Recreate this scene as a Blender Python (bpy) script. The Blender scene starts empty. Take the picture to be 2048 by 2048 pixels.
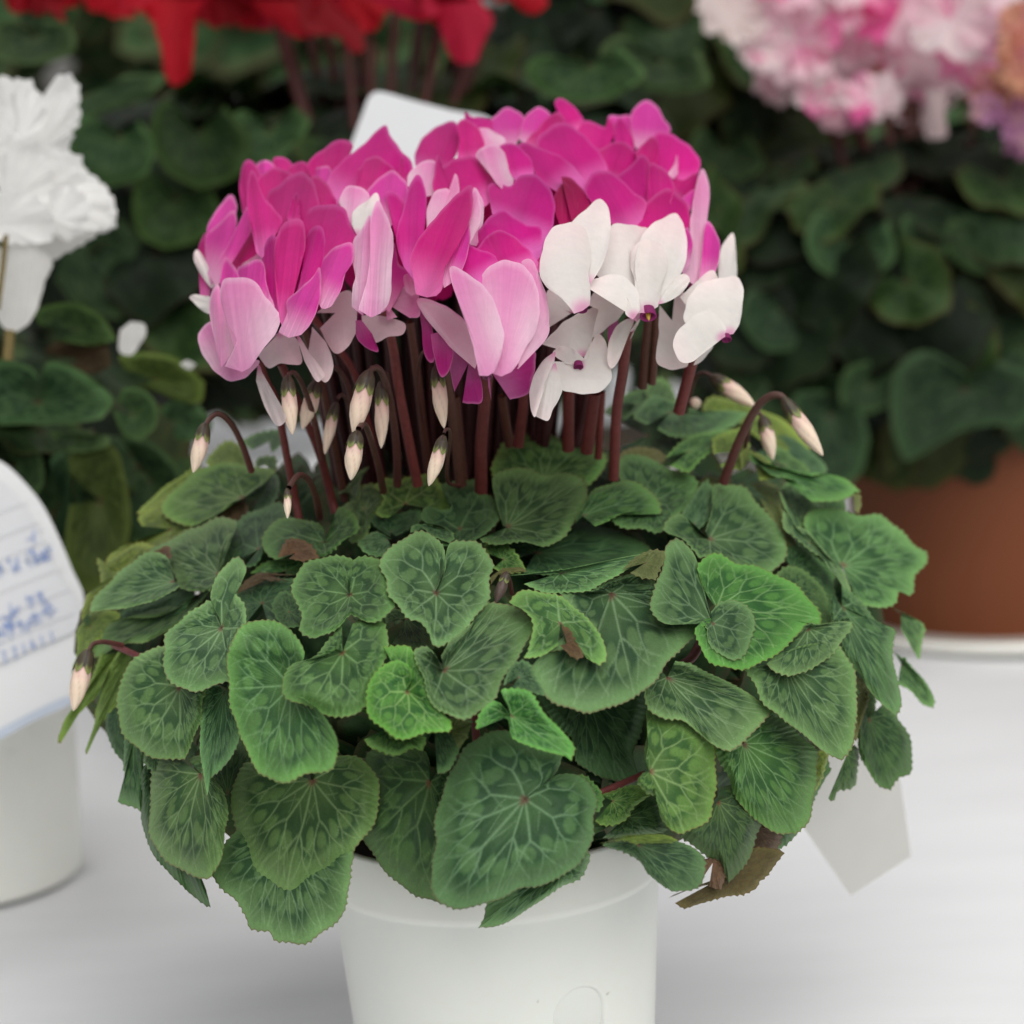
import bpy, math, random
import numpy as np
from mathutils import Vector, Matrix
R = math.radians
random.seed(7)
rng = np.random.default_rng(11)
scn = bpy.context.scene
# ---------------------------------------------------------------- camera
CAM_H, PITCH, ROLL, LENS, SENS = 0.47, 9.5, 3.6, 84.8, 36.0
cd = bpy.data.cameras.new('camera'); cam = bpy.data.objects.new('camera', cd); scn.collection.objects.link(cam)
cd.lens = LENS; cd.sensor_width = SENS; cd.clip_start = 0.02; cd.clip_end = 60
cd.dof.use_dof = True; cd.dof.focus_distance = 1.0; cd.dof.aperture_fstop = 7.2
CR = Matrix.Rotation(R(90 - PITCH), 3, 'X') @ Matrix.Rotation(R(-ROLL), 3, 'Z')
CL = Vector((0.0, -1.10, CAM_H))
cam.matrix_world = Matrix.Translation(CL) @ CR.to_4x4()
scn.camera = cam
# ---------------------------------------------------------------- world, light, exposure
w = bpy.data.worlds.new("World"); scn.world = w; w.use_nodes = True
nt = w.node_tree; nt.nodes.clear()
sky = nt.nodes.new('ShaderNodeTexSky'); sky.sky_type = 'NISHITA'; sky.sun_disc = False
sky.sun_elevation = R(62); sky.sun_rotation = R(-30); sky.dust_density = 4.0; sky.air_density = 1.0; sky.ozone_density = 1.0
hs = nt.nodes.new('ShaderNodeHueSaturation'); hs.inputs['Saturation'].default_value = 0.22
bg = nt.nodes.new('ShaderNodeBackground'); bg.inputs['Strength'].default_value = 0.068
wo = nt.nodes.new('ShaderNodeOutputWorld')
nt.links.new(sky.outputs[0], hs.inputs['Color']); nt.links.new(hs.outputs[0], bg.inputs['Color']); nt.links.new(bg.outputs[0], wo.inputs['Surface'])
sd = bpy.data.lights.new('sun', 'SUN'); sd.energy = 3.3; sd.angle = R(70); sd.color = (1.0, 0.985, 0.95)
so = bpy.data.objects.new('sun', sd); scn.collection.objects.link(so)
# overcast light from high up on the right
so.rotation_euler = (R(38), R(20), 0)
scn.view_settings.view_transform = 'Standard'; scn.view_settings.look = 'None'
scn.view_settings.exposure = 0.0; scn.view_settings.gamma = 1.0; scn.view_settings.use_curve_mapping = False
scn.cycles.max_bounces = 8; scn.cycles.transparent_max_bounces = 8

# ---------------------------------------------------------------- helpers
MR = np.array(CR); ML = np.array(CL)
def W3(px, py, d):
    """point of the place seen in direction (px, py) of the 2048 px photograph at view depth d metres"""
    px = np.asarray(px, float); py = np.asarray(py, float); d = np.asarray(d, float)
    k = SENS / LENS / 2048
    v = np.stack([(px - 1024) * k * d, -(py - 1024) * k * d, -d + 0 * px], -1)
    return v @ MR.T + ML
def PXM(d): return SENS / LENS / 2048 * d            # metres per photo pixel at depth d
def lin(c): return tuple(((v / 255 + .055) / 1.055) ** 2.4 if v > 10 else v / 255 / 12.92 for v in c)

def tag(o, label=None, cat=None, group=None, kind=None):
    if label: o['label'] = label
    if cat: o['category'] = cat
    if group: o['group'] = group
    if kind: o['kind'] = kind
    return o
def empty(name, loc):
    o = bpy.data.objects.new(name, None); o.empty_display_size = .05; o.location = loc
    scn.collection.objects.link(o); bpy.context.view_layer.update(); return o
def link(name, me, mat=None, parent=None):
    if mat and not me.materials: me.materials.append(mat)
    o = bpy.data.objects.new(name, me); scn.collection.objects.link(o)
    if parent is not None: set_parent(o, parent)
    return o
def wmat(p):
    m = p.matrix_basis.copy()
    while p.parent is not None: m = p.parent.matrix_basis @ m; p = p.parent
    return m
def set_parent(o, p):
    o.parent = p
    o.matrix_basis = wmat(p).inverted() @ o.matrix_basis      # keeps its place in the world
def mesh_np(name, V, F, col=None, uv=None, smooth=True, alpha=1.0):
    """V (n,3), F (m,4) quads"""
    me = bpy.data.meshes.new(name)
    V = np.asarray(V, np.float32); F = np.asarray(F, np.int32)
    me.vertices.add(len(V)); me.vertices.foreach_set('co', V.ravel())
    me.loops.add(F.size); me.loops.foreach_set('vertex_index', F.ravel())
    me.polygons.add(len(F)); me.polygons.foreach_set('loop_start', np.arange(0, F.size, F.shape[1], dtype=np.int32))
    if smooth: me.polygons.foreach_set('use_smooth', np.ones(len(F), bool))
    me.update(calc_edges=True)
    if col is not None:
        a = me.color_attributes.new('Col', 'FLOAT_COLOR', 'POINT')
        c = np.ones((len(V), 4), np.float32); c[:, :3] = col; c[:, 3] = alpha; a.data.foreach_set('color', c.ravel())
    if uv is not None:
        u = me.uv_layers.new(name='UVMap'); u.data.foreach_set('uv', np.asarray(uv, np.float32)[F.ravel()].ravel())
    return me
def grid_faces(nu, nv, wrap=False):
    a = np.arange(nu - (0 if wrap else 1)); b = np.arange(nv - 1)
    A, B = np.meshgrid(a, b, indexing='ij'); A2 = (A + 1) % nu
    return np.stack([A * nv + B, A2 * nv + B, A2 * nv + B + 1, A * nv + B + 1], -1).reshape(-1, 4)
def catmull(P, n):
    P = np.asarray(P, float)
    if len(P) < 3:
        t = np.linspace(0, 1, n)[:, None]; return P[0] * (1 - t) + P[-1] * t
    Q = np.vstack([2 * P[0] - P[1], P, 2 * P[-1] - P[-2]])
    out = []
    for i in range(1, len(Q) - 2):
        p0, p1, p2, p3 = Q[i - 1], Q[i], Q[i + 1], Q[i + 2]
        t = np.linspace(0, 1, 12, endpoint=False)[:, None]
        out.append(.5 * ((2 * p1) + (-p0 + p2) * t + (2 * p0 - 5 * p1 + 4 * p2 - p3) * t ** 2 + (-p0 + 3 * p1 - 3 * p2 + p3) * t ** 3))
    out.append(P[-1:]); S = np.vstack(out)
    L = np.r_[0, np.cumsum(np.linalg.norm(np.diff(S, axis=0), axis=1))]
    q = np.linspace(0, L[-1], n)
    return np.stack([np.interp(q, L, S[:, k]) for k in range(S.shape[1])], 1)
def tube_np(P, rad, nseg=10, ridges=0.0):
    """P (n,3) path, rad (n,) radii -> V, F (open ends closed by tapering)"""
    P = np.asarray(P, float); rad = np.asarray(rad, float); n = len(P)
    T = np.gradient(P, axis=0); T /= np.linalg.norm(T, axis=1)[:, None] + 1e-12
    up = np.array([.31, .87, .11]); V = []
    for i in range(n):
        a = np.cross(T[i], up); a /= np.linalg.norm(a); b = np.cross(T[i], a)
        th = np.linspace(0, 2 * np.pi, nseg, endpoint=False)
        rr = rad[i] * (1 + ridges * np.cos(4 * th))
        V.append(P[i] + rr[:, None] * (np.cos(th)[:, None] * a + np.sin(th)[:, None] * b))
    V = np.array(V)                                   # n, nseg, 3
    F = grid_faces(nseg, n, wrap=True)                # expects index = seg*n + i
    return V.transpose(1, 0, 2).reshape(-1, 3), F
def join_np(parts):
    Vs, Fs, Cs, o = [], [], [], 0
    for p in parts:
        Vs.append(p[0]); Fs.append(p[1] + o); o += len(p[0])
        if len(p) > 2: Cs.append(np.broadcast_to(p[2], (len(p[0]), 3)))
    return np.vstack(Vs), np.vstack(Fs), (np.vstack(Cs) if Cs else None)
def sstep(a, b, x):
    t = np.clip((x - a) / (b - a), 0, 1); return t * t * (3 - 2 * t)
def crop_pts(c, s):
    x0, y0, k = CROP[c]
    a = np.array([[float(v) for v in q.split(',')] for q in s.split()]) if isinstance(s, str) else np.array([s], float)
    return a / k + [x0, y0]

# ---------------------------------------------------------------- materials
def new_mat(name):
    m = bpy.data.materials.new(name); m.use_nodes = True; n = m.node_tree; n.nodes.clear()
    out = n.nodes.new('ShaderNodeOutputMaterial'); return m, n, out
def N(n, t, **kw):
    x = n.nodes.new(t)
    for k, v in kw.items():
        if k in x.inputs.keys(): x.inputs[k].default_value = v
        else: setattr(x, k, v)
    return x
def mixc(n, f, a, b, bt='MIX'):
    m = n.nodes.new('ShaderNodeMix'); m.data_type = 'RGBA'; m.blend_type = bt
    for s, v in ((0, f), (6, a), (7, b)):
        if hasattr(v, 'is_linked') or hasattr(v, 'links'): n.links.new(v, m.inputs[s])
        else: m.inputs[s].default_value = v if s == 0 else (tuple(v) + (1,))[:4]
    return m.outputs[2]
def sheet_mat(name, rough, transl, streak, bump, spec=.35, mottled=.0, sheen=.0, tint=(1, 1, 1), nscale=900):
    """leaf and petal tissue: vertex colour, fine mottling or streaks along the tissue, some light let through"""
    m, n, out = new_mat(name)
    at = N(n, 'ShaderNodeAttribute'); at.attribute_name = 'Col'
    co = at.outputs['Color']
    if streak:
        uv = N(n, 'ShaderNodeUVMap'); mp = N(n, 'ShaderNodeMapping'); mp.inputs['Scale'].default_value = (80, 1.5, 1)
        n.links.new(uv.outputs[0], mp.inputs[0]); no = N(n, 'ShaderNodeTexNoise', Scale=1.0, Detail=4.0, Roughness=.65)
        n.links.new(mp.outputs[0], no.inputs['Vector'])
        rp = N(n, 'ShaderNodeMapRange'); rp.inputs[1].default_value = .35; rp.inputs[2].default_value = .68
        rp.inputs[3].default_value = 0.0; rp.inputs[4].default_value = streak
        n.links.new(no.outputs[0], rp.inputs[0])
        dk = mixc(n, 1.0, co, (.86, .50, .80), 'MULTIPLY')
        ml = N(n, 'ShaderNodeMath', operation='MULTIPLY'); n.links.new(rp.outputs[0], ml.inputs[0]); n.links.new(at.outputs['Alpha'], ml.inputs[1]); co = mixc(n, ml.outputs[0], co, dk); h = no.outputs[0]
    tc = N(n, 'ShaderNodeNewGeometry')
    if mottled:
        no2 = N(n, 'ShaderNodeTexNoise', Scale=float(nscale), Detail=3.0, Roughness=.7); n.links.new(tc.outputs['Position'], no2.inputs['Vector'])
        no3 = N(n, 'ShaderNodeTexNoise', Scale=70.0, Detail=5.0, Roughness=.6); n.links.new(tc.outputs['Position'], no3.inputs['Vector'])
        ad = N(n, 'ShaderNodeMath', operation='ADD'); n.links.new(no2.outputs[0], ad.inputs[0]); n.links.new(no3.outputs[0], ad.inputs[1])
        rp2 = N(n, 'ShaderNodeMapRange'); rp2.inputs[1].default_value = .7; rp2.inputs[2].default_value = 1.3
        rp2.inputs[3].default_value = 1 - mottled; rp2.inputs[4].default_value = 1 + mottled; n.links.new(ad.outputs[0], rp2.inputs[0])
        cb = N(n, 'ShaderNodeCombineColor')
        for i in range(3): n.links.new(rp2.outputs[0], cb.inputs[i])
        co = mixc(n, 1.0, co, cb.outputs[0], 'MULTIPLY'); h = no2.outputs[0]
    if tint != (1, 1, 1): co = mixc(n, 1.0, co, tint, 'MULTIPLY')
    p = N(n, 'ShaderNodeBsdfPrincipled', Roughness=rough); p.inputs['Specular IOR Level'].default_value = spec
    if sheen: p.inputs['Sheen Weight'].default_value = sheen; p.inputs['Sheen Roughness'].default_value = .5
    n.links.new(co, p.inputs['Base Color'])
    if bump:
        b = N(n, 'ShaderNodeBump', Strength=bump, Distance=.0006); n.links.new(h, b.inputs['Height']); n.links.new(b.outputs[0], p.inputs['Normal'])
    tr = N(n, 'ShaderNodeBsdfTranslucent'); n.links.new(co, tr.inputs['Color'])
    mx = N(n, 'ShaderNodeMixShader'); mx.inputs[0].default_value = transl
    n.links.new(p.outputs[0], mx.inputs[1]); n.links.new(tr.outputs[0], mx.inputs[2]); n.links.new(mx.outputs[0], out.inputs['Surface'])
    return m
def plain_mat(name, col, rough=.5, noise=.1, nscale=40, bump=0.0, spec=.4, sub=0.0, attr=False, stretch=(1, 1, 1), bdist=.001, specks=False):
    m, n, out = new_mat(name)
    g = N(n, 'ShaderNodeTexCoord'); mp = N(n, 'ShaderNodeMapping'); mp.inputs['Scale'].default_value = stretch
    n.links.new(g.outputs['Object'], mp.inputs[0])
    no = N(n, 'ShaderNodeTexNoise', Scale=float(nscale), Detail=6.0, Roughness=.6); n.links.new(mp.outputs[0], no.inputs['Vector'])
    c = tuple(col)
    if attr:
        at = N(n, 'ShaderNodeAttribute'); at.attribute_name = 'Col'; base = at.outputs['Color']
    else: base = c
    rp = N(n, 'ShaderNodeMapRange'); rp.inputs[1].default_value = .3; rp.inputs[2].default_value = .7
    rp.inputs[3].default_value = 1 - noise; rp.inputs[4].default_value = 1 + noise * .5; n.links.new(no.outputs[0], rp.inputs[0])
    cb = N(n, 'ShaderNodeCombineColor')
    for i in range(3): n.links.new(rp.outputs[0], cb.inputs[i])
    co = mixc(n, 1.0, base, cb.outputs[0], 'MULTIPLY')
    if specks:
        n2 = N(n, 'ShaderNodeTexNoise', Scale=130.0, Detail=1.5, Roughness=.5); n.links.new(g.outputs['Object'], n2.inputs['Vector'])
        r2 = N(n, 'ShaderNodeMapRange'); r2.inputs[1].default_value = .755; r2.inputs[2].default_value = .80; r2.inputs[4].default_value = .55; n.links.new(n2.outputs[0], r2.inputs[0])
        co = mixc(n, r2.outputs[0], co, (.30, .28, .24))
    p = N(n, 'ShaderNodeBsdfPrincipled', Roughness=rough); p.inputs['Specular IOR Level'].default_value = spec
    n.links.new(co, p.inputs['Base Color'])
    if sub: p.inputs['Subsurface Weight'].default_value = sub; p.inputs['Subsurface Scale'].default_value = .01
    if bump:
        b = N(n, 'ShaderNodeBump', Strength=bump, Distance=bdist); n.links.new(no.outputs[0], b.inputs['Height']); n.links.new(b.outputs[0], p.inputs['Normal'])
    n.links.new(p.outputs[0], out.inputs['Surface']); return m
M_LEAF = sheet_mat('cyclamen_leaf', .52, .10, 0, .5, spec=.22, mottled=.2, sheen=.03)
M_PETAL = sheet_mat('cyclamen_petal', .55, .34, .42, .12, spec=.18, mottled=.045, nscale=260)
M_FARLEAF = sheet_mat('blurred_leaf', .6, .08, 0, 0, spec=.12, mottled=.15, nscale=90)
M_FARPETAL = sheet_mat('blurred_petal', .6, .5, 0, 0, spec=.2, mottled=.06, nscale=60)
M_STEM = plain_mat('stem_skin', (.1, .02, .02), .5, .25, 400, .2, spec=.35, attr=True)
M_BUD = plain_mat('bud_skin', (.8, .6, .5), .5, .08, 200, .1, sub=.15, attr=True)
# crop name -> (x0, y0, scale): tracing frames used when the outlines were measured
CROP = {'A': (100, 850, 2.9723), 'B': (650, 850, 2.9723), 'C': (1250, 850, 2.9723), 'D': (200, 1400, 2.9723),
        'E': (700, 1400, 2.9723), 'F': (1150, 1400, 2.76), 'G': (360, 160, 3.22), 'H': (900, 160, 3.22),
        'I': (360, 560, 3.22), 'J': (900, 560, 2.415), 'S': (0, 0, 1.0)}

# leaves, back to front: crop, petiole point, outline, tip index, tone
LEAVES = [
 ('C', (1100,470), "880,330 1000,330 1100,400 1250,430 1260,520 1100,580 950,520", 3, 'o'),
 ('C', (1230,560), "1080,470 1180,430 1290,440 1320,560 1250,640 1120,620", 3, 'd'),
 ('J', (950,750), "740,640 850,560 1000,600 1150,700 1200,850 1050,900 850,920 740,850", 3, 'd'),
 ('C', (900,100), "700,60 800,20 950,60 1100,150 1200,260 1150,330 1000,330 850,280 720,200", 3, 'd'),
 ('C', (1050,650), "900,560 1000,480 1150,480 1250,600 1280,800 1200,900 1050,880 950,760", 3, 'd'),
 ('C', (1000,850), "850,700 1000,720 1150,800 1250,900 1250,1100 1150,1180 950,1050 850,900", 3, 'd'),
 ('C', (1400,1600), "1300,1300 1450,1400 1500,1600 1480,1800 1350,1850 1300,1600", 3, 'd'),
 ('J', (900,600), "820,590 850,560 940,530 975,555 900,640 830,680", 3, 'n'),
 ('J', (1010,600), "950,560 950,520 1000,475 1060,500 1095,560 1080,620 1000,620", 3, 'n'),
 ('J', (1290,640), "1240,660 1220,620 1260,570 1330,565 1430,600 1500,630 1600,670 1680,730 1740,820 1700,862 1600,840 1500,760 1420,700 1300,680", 8, 'y'),
 ('J', (1060,640), "950,700 885,660 920,600 980,565 1050,580 1130,610 1220,635 1330,630 1440,640 1380,690 1290,740 1200,765 1100,755 1000,720", 8, 'n'),
 ('J', (1150,830), "1040,860 1100,790 1200,750 1300,730 1400,720 1300,800 1200,870 1150,920 1060,900", 4, 'g'),
 ('J', (930,860), "820,880 820,840 900,815 1000,820 1040,860 1000,900", 3, 'o'),
 ('J', (1380,830), "1270,840 1290,760 1400,720 1450,790 1420,900 1300,900", 2, 'y'),
 ('J', (1250,990), "1200,975 1260,950 1360,968 1350,1000 1240,1010", 2, 'o'),
 ('C', (950,240), "850,230 850,150 930,138 1000,180 1070,240 1085,290 960,300", 4, 'n'),
 ('C', (760,200), "690,260 700,150 790,160 850,220 900,300 800,330", 3, 'y'),
 ('C', (850,250), "760,230 740,170 850,235 1000,268 1100,300 1200,290 1300,315 1370,370 1392,395 1340,420 1240,450 1120,460 1080,400 1020,340 950,310 870,290 800,240", 8, 'g'),
 ('C', (1360,400), "1340,420 1380,395 1398,420 1400,470 1385,515 1365,500 1360,450", 4, 'o'),
 ('A', (1300,100), "1200,150 1160,100 1230,55 1340,30 1385,40 1390,110 1320,170", 3, 'n'),
 ('A', (1080,220), "950,260 940,210 1000,130 1070,95 1130,120 1170,180 1210,240 1180,270", 3, 'y'),
 ('A', (1280,240), "1220,260 1235,200 1290,188 1340,195 1352,250 1330,290", 3, 'n'),
 ('A', (860,330), "960,270 860,258 760,310 650,400 570,470 520,525 600,510 700,450 800,400 900,350", 5, 'y'),
 ('A', (720,620), "545,600 530,535 690,455 830,580 850,640 700,720 560,780 420,840 320,900 340,790 420,730 500,690", 8, 'y'),
 ('A', (420,880), "300,940 285,795 330,830 420,760 560,690 650,760 500,860 400,930 300,1010 250,1060 190,1160 215,1010", 10, 'y'),
 ('A', (1250,420), "1150,430 1220,390 1335,280 1360,350 1330,480 1200,530", 2, 'd'),
 ('A', (1120,560), "980,560 1010,500 1060,465 1150,430 1180,500 1180,560 1100,600", 3, 'b'),
 ('A', (1150,432), "1150,438 1060,470 1000,530 920,570 840,600 740,570 680,530 668,480 720,400 800,320 900,262 1050,230 1200,243 1310,262 1337,275 1290,330 1220,385", 5, 'g'),
 ('B', (150,400), "75,410 150,350 200,270 270,240 215,310 190,440 150,450", 3, 'n'),
 ('B', (390,640), "390,665 290,600 260,540 420,530 560,500 575,570 500,620 420,660", 4, 'd'),
 ('B', (235,500), "235,560 190,560 110,490 200,440 210,370 300,360 382,410 330,480 270,540 265,600 230,680 140,690 200,620", 6, 'n'),
 ('B', (475,470), "450,500 380,545 310,520 350,450 330,400 300,360 370,310 450,322 550,302 630,300 690,380 740,450 757,500 680,505 600,495 530,480", 12, 'g'),
 ('B', (375,680), "395,680 300,640 195,690 240,760 330,790 400,730", 2, 'n'),
 ('B', (1300,320), "1150,260 1060,290 1003,300 1000,200 1040,120 1100,75 1190,53 1300,68 1450,80 1570,95 1640,150 1662,210 1630,290 1560,370 1500,360 1400,330", 9, 'g'),
 ('J', (960,1080), "1000,1070 940,1010 860,970 820,960 812,900 850,848 930,855 1050,900 1150,940 1202,980 1160,1080 1100,1140 1060,1190 1000,1222 930,1200 850,1190 780,1160 850,1130 960,1125", 9, 'n'),
 ('J', (1180,1180), "1110,1150 1150,1080 1200,1000 1240,970 1275,1040 1260,1120 1215,1200 1170,1240 1120,1220", 3, 'n'),
 ('B', (1250,760), "1150,790 1000,760 920,700 1150,690 1250,600 1450,575 1650,600 1850,680 1935,745 1850,800 1500,870 1300,890 1180,880", 8, 'd'),
 ('B', (1060,800), "960,760 950,700 1050,700 1140,770 1180,860 1080,890 1000,850", 3, 'g'),
 ('B', (1080,608), "1060,600 1030,500 1000,380 1005,300 1080,258 1150,250 1300,300 1400,293 1500,295 1557,340 1558,430 1530,520 1460,590 1410,680 1310,722 1200,700 1100,690 1000,705 920,682 1000,640", 9, 'n'),
 ('J', (640,1140), "605,1175 650,1080 700,1010 780,980 870,972 960,1020 1000,1070 1022,1130 920,1118 850,1125 780,1150 700,1190", 7, 'g'),
 ('B', (800,620), "750,640 690,600 600,580 560,530 600,480 690,510 755,490 730,400 690,365 760,330 885,330 900,380 985,430 1027,500 1032,570 970,640 900,680 820,740 740,712 670,670 600,610 680,610", 17, 'd'),
 ('B', (650,610), "505,640 520,600 580,590 650,600 760,640 740,690 670,670 600,620 550,600", 4, 'n'),
 ('A', (1240,740), "1090,830 1010,850 1020,740 1080,620 1180,530 1330,463 1390,480 1420,560 1350,640 1290,700 1270,770 1220,830 1150,850", 1, 'd'),
 ('A', (1260,1060), "1165,1180 1115,1000 1180,930 1350,900 1480,930 1450,1050 1400,1190 1300,1200", 1, 'd'),
 ('A', (1420,1110), "1490,1200 1400,1190 1330,1110 1330,1050 1380,990 1460,1010 1520,1100 1540,1250", 3, 'd'),
 ('A', (1400,870), "1300,890 1195,882 1260,830 1400,785 1560,780 1600,830 1480,880 1400,900", 1, 'g'),
 ('A', (1330,900), "1460,890 1330,885 1230,880 1160,925 1113,1002 1170,960 1250,918 1350,922 1435,935", 4, 'b'),
 ('A', (1630,700), "1640,690 1625,620 1580,580 1480,553 1380,560 1310,600 1268,680 1285,760 1330,800 1380,790 1400,730 1450,670 1520,690 1590,770 1625,787 1680,760 1740,690 1825,640 1832,590 1790,530 1720,488 1680,570 1650,640", 14, 'n'),
 ('A', (1460,760), "1355,790 1395,690 1440,668 1500,690 1560,740 1600,790 1500,802 1420,795", 5, 'b'),
 ('A', (1005,890), "1005,850 1010,760 1040,680 1112,590 1060,558 960,560 870,600 760,660 690,700 600,745 560,812 640,790 700,785 740,880 790,960 880,988 960,980 1005,930", 10, 'n'),
 ('A', (650,770), "565,815 690,725 708,795 640,795", 0, 'b'),
 ('A', (240,1200), "200,1170 170,1230 160,1370 118,1512 150,1400 250,1310 340,1210 430,1130 330,1100 230,1120", 3, 'y'),
 ('A', (740,930), "775,955 650,1030 480,1085 350,1095 240,1112 255,1050 320,960 420,868 520,798 600,762 690,780 740,880", 4, 'n'),
 ('A', (560,1180), "470,1180 420,1130 480,1085 650,1035 800,980 850,1020 780,1120 640,1150", 5, 'd'),
 ('A', (880,1020), "945,988 880,1075 800,1150 700,1222 560,1290 420,1308 340,1350 275,1382 240,1310 245,1250 320,1190 440,1150 560,1150 700,1120 800,1050 900,995", 7, 'n'),
 # hanging strips at the left
 ('A', (390,1360), "300,1360 270,1430 240,1520 180,1620 100,1730 55,1830 43,1870 60,1897 72,1840 130,1760 220,1665 290,1595 340,1480 400,1400", 7, 'y'),
 ('A', (500,1340), "400,1350 350,1450 300,1620 270,1700 265,1760 240,1850 212,1935 225,1945 260,1860 330,1745 400,1655 440,1500 520,1400", 6, 'y'),
 ('D', (120,60), "40,80 45,180 70,270 145,378 190,300 200,150 160,60", 3, 'd'),
 ('D', (200,240), "150,210 140,380 145,450 105,605 200,628 242,642 260,500 260,300 230,230", 3, 'n'),
 ('D', (330,420), "310,380 255,400 243,500 245,680 280,830 340,950 420,1045 480,1090 530,1145 600,1195 653,1222 625,1110 580,1050 500,1000 400,900 340,700", 10, 'd'),
 ('D', (340,330), "260,290 270,380 310,440 318,500 330,420 360,370 400,340 350,300", 3, 'n'),
 ('D', (1100,800), "840,760 780,800 720,880 690,980 665,1030 740,1130 810,1210 870,1290 890,1350 950,1368 1010,1370 1040,1420 1110,1445 1170,1462 1230,1445 1310,1390 1390,1320 1460,1230 1480,1120 1497,1000 1490,900 1300,760", 13, 'n'),
 ('D', (760,560), "700,700 660,500 640,300 760,200 880,280 860,400 800,520 780,640", 3, 'd'),
 ('D', (600,440), "450,330 330,365 302,560 290,700 310,830 380,930 470,1010 570,1055 650,1060 710,960 745,790 763,650 730,540 665,462 640,400 600,330 520,350", 8, 'n'),
 ('D', (740,-50), "700,-90 620,-60 600,60 592,250 610,400 625,500 640,562 650,490 720,410 790,320 833,170 800,80 775,-60", 6, 'n'),
 ('A', (770,1560), "690,1480 690,1340 640,1318 560,1340 480,1420 430,1520 400,1650 403,1760 440,1840 500,1900 600,1960 700,1990 800,1992 840,1900 880,1780 905,1650 928,1580 850,1550", 12, 'n'),
 ('A', (1022,1205), "1018,1190 980,1100 940,1033 880,1080 800,1150 700,1235 680,1330 665,1420 700,1500 760,1550 850,1577 960,1555 1062,1520 1075,1420 1075,1320 1120,1220 1168,1170 1160,1080 1112,1000 1125,930 1163,880 1140,810 1100,790 1040,840 990,900 955,980 960,1050 1000,1130", 10, 'n'),
 # middle
 ('F', (1620,100), "1580,60 1560,180 1570,280 1620,390 1680,470 1745,507 1790,430 1855,385 1840,200 1780,90 1700,20", 5, 'd'),
 ('F', (1500,300), "1465,340 1500,280 1550,260 1555,400 1540,470 1450,510 1430,563 1398,545 1430,505 1480,450", 6, 'd'),
 ('F', (1130,600), "1000,700 1340,290 1400,390 1380,430 1340,520 1250,700 1180,770 1090,860 1040,760", 7, 'd'),
 ('F', (1330,380), "1340,280 1392,298 1370,400 1330,500 1288,560 1300,620 1280,640 1290,450", 6, 'y'),
 ('F', (980,700), "1030,650 1125,720 1128,800 1095,870 1020,885 960,850 940,750", 3, 'b'),
 ('F', (850,960), "515,1093 570,1065 700,1030 850,1000 930,900 1000,810 1138,835 1110,900 1060,960 1010,1000 1000,1040 940,1077 850,1082 750,1107 680,1122 602,1147 550,1122", 0, 'm'),
 ('F', (760,900), "700,990 720,870 800,890 825,960 805,1042 740,1030", 4, 'b'),
 ('F', (790,560), "740,600 680,700 590,740 640,790 720,850 790,910 820,960 850,1002 920,930 960,860 1000,760 1033,690 1000,560 880,480 800,480", 7, 'd'),
 ('F', (340,795), "250,780 160,800 280,840 360,890 400,960 460,1010 540,1053 640,1045 700,990 728,900 700,850 620,800 500,763 380,760", 6, 'd'),
 ('E', (1640,700), "1450,800 1460,720 1570,700 1680,620 1790,555 1845,600 1872,760 1830,790 1700,810 1500,822", 5, 'd'),
 ('E', (1650,810), "1438,832 1560,820 1700,800 1850,800 1932,830 1900,850 1750,850 1690,862 1600,835 1480,855", 5, 'y'),
 ('E', (1560,600), "1480,560 1560,545 1700,500 1785,560 1680,640 1640,700 1570,742 1500,752 1455,720", 3, 'g'),
 ('E', (1380,560), "1300,450 1400,450 1480,515 1497,580 1470,660 1400,640", 3, 'g'),
 ('E', (1400,-60), "1110,-30 1170,80 1240,150 1320,230 1340,350 1370,400 1450,440 1560,472 1650,477 1712,455 1690,350 1700,270 1740,160 1767,0 1740,-80 1600,-120 1400,-130 1180,-90", 9, 'd'),
 ('F', (415,395), "400,385 383,300 402,180 398,60 500,80 640,130 750,220 780,350 777,480 745,620 680,700 585,742 520,710 470,640 453,520 400,517 345,455 375,400", 11, 'g'),
 ('F', (930,240), "860,250 785,258 800,340 850,420 880,540 950,610 1040,690 1130,730 1227,747 1295,660 1312,520 1332,400 1342,290 1250,200 1150,120 1050,90 960,150", 8, 'g'),
 ('E', (1250,980), "1412,885 1417,950 1380,1040 1270,1110 1100,1210 1000,1280 910,1330 840,1357 768,1352 800,1290 815,1215 900,1150 1100,1050 1300,930", 8, 'n'),
 ('E', (475,485), "470,470 476,380 440,300 370,253 290,243 190,268 105,330 110,450 120,600 90,700 85,810 130,910 190,1000 270,1075 380,1142 460,1182 540,1212 560,1000 580,700 620,500 600,380 560,400 500,450", 16, 'd'),
 ('E', (1040,588), "1058,568 1130,510 1200,465 1242,400 1240,318 1130,290 1030,240 970,190 920,175 820,200 720,260 650,348 590,430 550,560 518,680 508,850 483,1000 488,1110 540,1200 630,1242 740,1227 850,1200 1000,1120 1200,1085 1300,1020 1390,930 1432,820 1455,700 1467,600 1432,510 1370,460 1270,443 1180,465 1110,530", 18, 'n'),
 ('D', (1265,475), "1240,470 1100,478 940,450 890,370 835,420 785,500 780,600 800,720 850,860 910,1000 1000,1080 1155,1142 1270,1085 1400,1000 1500,880 1600,780 1657,660 1655,520 1610,410 1530,343 1400,325 1330,360 1290,430", 11, 'n'),
 ('C', (250,1500), "190,1430 155,1480 125,1560 140,1680 210,1730 350,1770 440,1830 500,1882 560,1917 620,1932 700,1892 760,1840 820,1760 875,1695 800,1650 700,1570 560,1500 420,1440 300,1400", 9, 'n'),
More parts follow.
